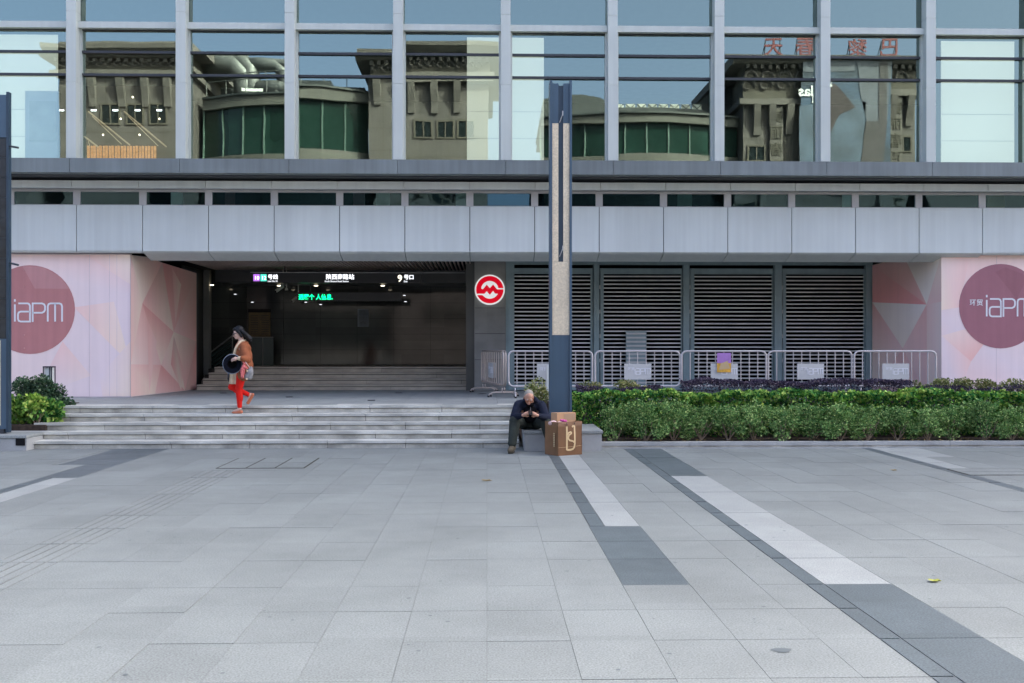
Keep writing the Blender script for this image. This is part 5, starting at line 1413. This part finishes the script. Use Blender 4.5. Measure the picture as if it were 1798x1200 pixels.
# trousers
tr = MB().ell(Vector((mx, 16.83, .455)), (.19, .16, .115))
tr.cap(LH, LK, .115, .098); tr.cap(RH, RK, .115, .098); tr.cap(LK + Vector((0, .0, -.01)), LA + Vector((0, .01, .03)), .094, .070); tr.cap(RK + Vector((0, 0, -.01)), RA + Vector((0, .01, .03)), .094, .070)
tr.ell(LK.lerp(LH, .35) + Vector((-.075, -.02, -.015)), (.04, .085, .06)); tr.ell(LA + Vector((0, .02, .03)), (.078, .080, .035)); tr.ell(LK.lerp(LA, .55) + Vector((.01, .01, 0)), (.072, .07, .08))
tr.ell(RA + Vector((0, .02, .03)), (.078, .080, .035))
blob(tr, 'trousers', 'olive_trousers', man, .011, 4)
for A_, dx in ((LA, -.035), (RA, .03)):
    f0 = Vector((A_.x, A_.y + .03, .075)); f1 = Vector((A_.x + dx, A_.y - .155, .052))
    bt_ = MB().cap(f0, f1, .060, .050).cap(f0 + Vector((0, 0, .0)), f0 + Vector((0, 0, .09)), .060, .058).ell((f0 + f1) / 2 + Vector((0, 0, .01)), (.05, .09, .045))
    blob(bt_, 'boot', 'hiking_boot', man, .009, 3)
    so = MB().cap(Vector((f0.x, f0.y + .01, .018)), Vector((f1.x, f1.y - .008, .018)), .018, .018, 10).cap(Vector((f0.x - .035, f0.y, .014)), Vector((f1.x - .028, f1.y, .014)), .014, .014, 8).cap(Vector((f0.x + .035, f0.y, .014)), Vector((f1.x + .028, f1.y, .014)), .014, .014, 8)
    blob(so, 'boot_sole', 'boot_sole', man, .008, 2)
# phone
pc = (LW + RW) / 2 + Vector((.0, -.07, .05))
ph = thing('phone', 'black phone held in both hands by the seated man', 'phone', pc)
pr = Matrix.Rotation(R(-62), 3, 'X'); pmb = MB().box(-.034, .034, -.005, .005, -.062, .062)
pmb.v = [tuple(pc + pr @ Vector(v)) for v in pmb.v]; build(pmb, 'case', 'phone_black', ph, bevel=.003)
pmb = MB().box(-.032, .032, .0052, .006, -.06, .06); pmb.v = [tuple(pc + pr @ Vector(v)) for v in pmb.v]; build(pmb, 'screen', 'lens_dark', ph)

# ================================================================== BUILDINGS ACROSS THE STREET (seen mirrored in the glass)
YMIR = 65.6                       # where their fronts appear behind the glass
YO = 2 * YG - YMIR                # where they stand
def Rm(px, py, Y=YMIR): p = P(px, py, Y); return p.x, p.z
def ob(mb, name, m_, parent): return build(mb, name, m_, parent)
def classical(label, pxa, pxb, py_top, win_px, win_py, bracket_px, group, depth=10, py_frieze=(100, 132), pil=None):
    xa, _ = Rm(pxa, 0); xb, ztop = Rm(pxb, py_top)
    t = thing('classical_building', label, 'building', ((xa + xb) / 2, YO - depth / 2, 0), group)
    z_f0 = Rm(pxa, py_frieze[1])[1]; z_f1 = Rm(pxa, py_frieze[0])[1]
    ob(MB().box(xa, xb, YO - depth, YO, 0, z_f0), 'wall', 'beige_stone', t)
    ob(MB().box(xa - .3, xb + .3, YO - depth, YO + .35, z_f0, z_f0 + .35), 'lower_cornice', 'beige_trim', t)
    ob(MB().box(xa, xb, YO - depth, YO + .08, z_f0 + .35, z_f1), 'frieze', 'beige_relief', t)
    ob(MB().prism([(YO - depth, z_f1), (YO + .5, z_f1), (YO + 1.1, z_f1 + .35), (YO + 1.15, z_f1 + .6), (YO - depth, z_f1 + .6)], 'x', xa - .9, xb + .9), 'cornice', 'beige_trim', t)
    ob(MB().box(xa - .1, xb + .1, YO - depth, YO + .1, z_f1 + .6, ztop), 'parapet', 'beige_trim', t)
    # scroll relief along the frieze
    rl = MB(); x = xa + .3; zc = (z_f0 + .35 + z_f1) / 2; hh = (z_f1 - z_f0 - .35) * .32
    while x < xb - .2:
        pts = [(x + hh * (1 - .1 * k) * math.cos(k * .7), YO + .12, zc + hh * (1 - .1 * k) * math.sin(k * .7)) for k in range(9)]
        rl.tube(pts, .10, 5); x += hh * 2.1
    ob(rl, 'relief_scroll', 'beige_trim', t)
    dn_ = MB(); x = xa
    while x < xb: dn_.box(x, x + .22, YO + .1, YO + .42, z_f1 - .28, z_f1 - .02); x += .5
    o = ob(dn_, 'dentil', 'beige_trim', t); o['kind'] = 'stuff'
    for b in bracket_px:
        x = Rm(b, 0)[0]; ob(MB().prism([(YO, z_f0), (YO + .6, z_f0), (YO + .5, z_f0 - .5), (YO + .2, z_f0 - 1.5), (YO + .12, z_f0 - 2.0), (YO, z_f0 - 2.0)], 'x', x - .22, x + .22), 'bracket', 'beige_trim', t)
    for k, wx in enumerate(win_px):
        x = Rm(wx, 0)[0]; z1 = Rm(wx, win_py[0])[1]; z0 = Rm(wx, win_py[1])[1]
        for j in range(4):
            dz = -j * 4.0
            f = ob(MB().box(x - .62, x + .62, YO - .01, YO + .07, z0 + dz - .1, z0 + dz).box(x - .62, x + .62, YO - .01, YO + .07, z1 + dz, z1 + dz + .12).box(x - .62, x - .5, YO - .01, YO + .07, z0 + dz, z1 + dz).box(x + .5, x + .62, YO - .01, YO + .07, z0 + dz, z1 + dz).box(x - .04, x + .04, YO + .0, YO + .05, z0 + dz, z1 + dz), 'window', 'beige_relief', t)
            build(MB().box(x - .5, x + .5, YO + .005, YO + .02, z0 + dz, z1 + dz), 'pane', 'dark_window', f)
    # stone courses
    z = 1.0; cr = MB()
    while z < z_f0 - 2.2: cr.box(xa, xb, YO + .001, YO + .012, z, z + .04); z += 1.35
    x = xa + .9
    while x < xb: cr.box(x, x + .04, YO + .001, YO + .011, .2, z_f0 - .1); x += 1.9
    o = ob(cr, 'stone_course', 'beige_relief', t); o['kind'] = 'stuff'
    for p_ in (pil or []):
        x = Rm(p_, 0)[0]; ob(MB().box(x - .45, x + .45, YO, YO + .22, 0, z_f0 - .05), 'pilaster', 'beige_trim', t)
    return t, xa, xb, z_f0, z_f1, ztop
CG = 'beige stone buildings reflected in the mall glass'
classical('beige stone building with scroll frieze reflected in the second glass bay from the left', 97, 328, 72, (182, 225, 267), (182, 214), (152, 202, 245, 285), CG, py_frieze=(98, 131))
classical('beige stone building with deep brackets reflected left of the white partition', 655, 850, 88, (735, 775, 812), (206, 234), (670, 715, 755, 795), CG, py_frieze=(104, 138))
dept, xa, xb, zf0, zf1, ztp = classical('stone corner building under red roof characters reflected at the right', 1295, 1602, 108, (1318, 1580), (250, 275), (1318, 1345, 1375, 1560, 1590), CG, py_frieze=(122, 176), pil=(1352, 1565))
# carved column of characters on the pilasters
for p_ in (1352, 1565):
    x = Rm(p_, 0)[0]
    for k, ch in enumerate('美丽春百'):
        put_text(ch, .95, (x + .45, YO + .24, 13.6 + 1.15 * (3 - k)), 'beige_relief', dept, .03, .01, rz=R(180))
# banners (prints hung on the face)
def ban(pts, m_, y, name='banner'):
    q_ = [Rm(a, b) for a, b in pts]
    return build(MB().prism(q_[::-1], 'y', YO + y, YO + y + .02), name, m_, bn)
bn = thing('advertising_banner', 'blue printed advertising banner on the stone corner building, reflected at the right', 'banner', (Rm(1470, 0)[0], YO + .3, 12))
ban([(1392, 104), (1552, 104), (1552, 300), (1388, 300)], 'banner_blue', .62)
ban([(1388, 182), (1432, 176), (1510, 190), (1500, 300), (1388, 300)], 'banner_cloud', .645, 'print_cloud')
ban([(1392, 106), (1486, 106), (1486, 138), (1392, 138)], 'banner_grey', .645, 'print_sky')
ban([(1486, 106), (1552, 106), (1546, 225), (1510, 225)], 'banner_grey', .645, 'print_figure')
ban([(1410, 172), (1455, 160), (1490, 200), (1462, 214), (1445, 250), (1424, 200)], 'banner_maroon', .67, 'print_shoe')
ban([(1508, 225), (1546, 225), (1540, 300), (1500, 300)], 'banner_dark', .67, 'print_rock')
ban([(1530, 106), (1545, 106), (1545, 225), (1532, 225)], 'banner_dark', .675, 'print_rock')
xd, zd = Rm(1436, 166); put_text('adidas', 1.0, (xd + .55, YO + .70, zd), 'white_print', bn, .01, .02, rz=R(180))
xd, zd = Rm(1438, 177); put_text('.COM', .55, (xd + .3, YO + .70, zd), 'white_print', bn, .01, .01, rz=R(180))
# red roof characters, 巴黎春天, reading from the mall side
for ch, px in (('巴', 1552), ('黎', 1496), ('春', 1420), ('天', 1364)):
    x, z = Rm(px, 96); zr = ztp
    t = thing('roof_character', ROOF_LAB[ch], 'sign', (x, YO - .3, zr), 'red characters on the roof across the street')
    put_text(ch, 1.35, (x + .67, YO - .2, z), 'red_letter', t, .05, .012, rz=R(180))
    fr = MB()
    for dx in (-.5, .5): fr.tube([(x + dx, YO - .4, zr), (x + dx, YO - .4, z + 1.0)], .035, 5).tube([(x + dx, YO - 1.3, zr), (x + dx, YO - .4, z + .8)], .03, 5)
    fr.tube([(x - .7, YO - .4, z), (x + .7, YO - .4, z)], .04, 5)
    build(fr, 'support_frame', 'roof_dark', t)
# green-glazed curved blocks
def green_block(label, pxa, pxb, py_top, py_g0, py_g1, bow, group, rail=True):
    xa, xb = Rm(pxa, 0)[0], Rm(pxb, 0)[0]; zt3 = Rm(pxa, py_top)[1]; zg1 = Rm(pxa, py_g0)[1]; zg0 = Rm(pxa, py_g1)[1]
    t = thing('glazed_building', label, 'building', ((xa + xb) / 2, YO - 6, 0), group)
    n = max(6, int((xb - xa) / 1.45)); 
    def yb(k): u_ = k / n; return YO + bow * math.sin(math.pi * u_) - 1.2
    xs = [xa + (xb - xa) * k / n for k in range(n + 1)]
    def band(z0, z1, off, m_, name):
        mb = MB()
        for k in range(n):
            i = len(mb.v); y0_, y1_ = yb(k) + off, yb(k + 1) + off
            mb.v += [(xs[k], y0_, z0), (xs[k + 1], y1_, z0), (xs[k + 1], y1_, z1), (xs[k], y0_, z1), (xs[k], YO - 9, z0), (xs[k + 1], YO - 9, z0), (xs[k + 1], YO - 9, z1), (xs[k], YO - 9, z1)]
            mb.f += [(i, i + 1, i + 2, i + 3), (i + 3, i + 2, i + 6, i + 7), (i, i + 4, i + 5, i + 1)]
        return ob(mb, name, m_, t)
    band(zg1, zt3, .35, 'concrete_band', 'parapet'); band(zg0 - 1.3, zg0, .35, 'concrete_band', 'spandrel')
    band(zt3, zt3 + .12, .5, 'roof_dark', 'coping')
    zl = zg0 - 1.3
    while zl > 1: band(max(0, zl - 3.2), zl, 0, 'dark_window', 'glazing'); band(max(0, zl - 4.2), max(0.1, zl - 3.2), .35, 'concrete_band', 'spandrel'); zl -= 4.2
    for k in range(n):
        mb = MB().poly([(xs[k] + .04, yb(k), zg0), (xs[k + 1] - .04, yb(k + 1), zg0), (xs[k + 1] - .04, yb(k + 1), zg1), (xs[k] + .04, yb(k), zg1)]); ob(mb, 'pane', 'green_glazing', t)
        ob(MB().box(xs[k] - .05, xs[k] + .05, yb(k) - .1, yb(k) + .08, zg0, zg1), 'mullion', 'green_mullion', t)
    if rail:
        rm = MB().tube([(xs[k], yb(k) - .6, zt3 + 1.3) for k in range(n + 1)], .04, 5)
        for k in range(n + 1): rm.tube([(xs[k], yb(k) - .6, zt3 + .1), (xs[k], yb(k) - .6, zt3 + 1.3)], .03, 4)
        ob(rm, 'roof_railing', 'duct_metal', t)
    return t, xa, xb, zt3
GG = 'green glazed blocks reflected in the mall glass'
t, xa, xb, z3 = green_block('green glazed block with rooftop ducts reflected in the third and fourth glass bays', 338, 652, 162, 181, 268, 1.6, GG)
ob(MB().box(xa + .2, xb - 3, YO - 8, YO - 4.5, z3, z3 + 1.7), 'plant_room', 'roof_dark', t)
for k, (px, r_, py) in enumerate(((352, .75, 96), (366, .62, 88), (425, .5, 128), (448, .55, 128), (430, .5, 98), (455, .4, 95))):
    x, z = Rm(px, py); build(MB().tube([(x - 1.2, YO - 3, z), (x + 1.1, YO - 3, z), (x + 1.7, YO - 3, z - .6), (x + 1.75, YO - 3, z3)], r_, 12), 'roof_duct', 'duct_metal', t, True)
x, z = Rm(424, 141); ob(MB().box(x - .7, x + .7, YO - 1.4, YO - 1.3, z - .1, z + .1), 'lit_sign', 'interior_white', t)
ob(MB().box(Rm(520, 0)[0], Rm(640, 0)[0], YO - 4, YO - 3, z3, Rm(0, 136)[1]), 'plant_room', 'roof_dark', t)
t, xa, xb, z3 = green_block('green glazed block with a dark curved roof reflected behind and right of the pylon', 945, 1292, 194, 208, 262, 1.2, GG, False)
dm_ = MB(); n = 12
zA = z3
prof = [(xa, zA)] + [Rm(a_, b_) for a_, b_ in ((950, 158), (985, 149), (1020, 148), (1052, 156), (1072, 170), (1090, 177), (1170, 177), (1240, 181))] + [(xb, zA)]
ob(MB().prism(prof[::-1], 'y', YO - 8, YO - 1.0), 'curved_roof', 'roof_dark', t)
x = Rm(1086, 0)[0]; zz = Rm(0, 177)[1]
big = [Rm(a_, b_) for a_, b_ in ((1225, 176), (1245, 158), (1262, 140), (1290, 122), (1330, 118), (1330, 176))]
ob(MB().prism(big[::-1], 'y', YO - 9, YO - 3), 'roof_dome', 'roof_dark', t)
while x < Rm(1240, 0)[0]:
    ob(MB().box(x, x + .62, YO - 1.6, YO - 1.5, zz, zz + .62), 'roof_panel', 'panel_pale', t)
    ob(MB().tube([(x, YO - 1.48, zz), (x + .62, YO - 1.48, zz + .62)], .03, 4).tube([(x + .62, YO - 1.48, zz), (x, YO - 1.48, zz + .62)], .03, 4), 'brace', 'roof_dark', t); x += .76
ob(MB().tube([(Rm(1044, 0)[0], YO - 3, z3), (Rm(1044, 0)[0], YO - 3, Rm(0, 130)[1])], .05, 5), 'antenna', 'roof_dark', t)
# lower blocks that close the far side of the street to either side
for a, b, py, lab in ((-420, 40, 300, 'plain beige block beyond the left end of the reflected street'), (1640, 2250, 300, 'plain beige block beyond the right end of the reflected street')):
    x0, x1 = Rm(a, 0)[0], Rm(b, 0)[0]; z = Rm(a, py)[1]
    t = thing('plain_building', lab, 'building', ((x0 + x1) / 2, YO - 5, 0))
    ob(MB().box(x0, x1, YO - 9, YO, 0, z), 'wall', 'beige_stone', t); ob(MB().box(x0 - .3, x1 + .3, YO - 9, YO + .3, z, z + .4), 'cornice', 'beige_trim', t)
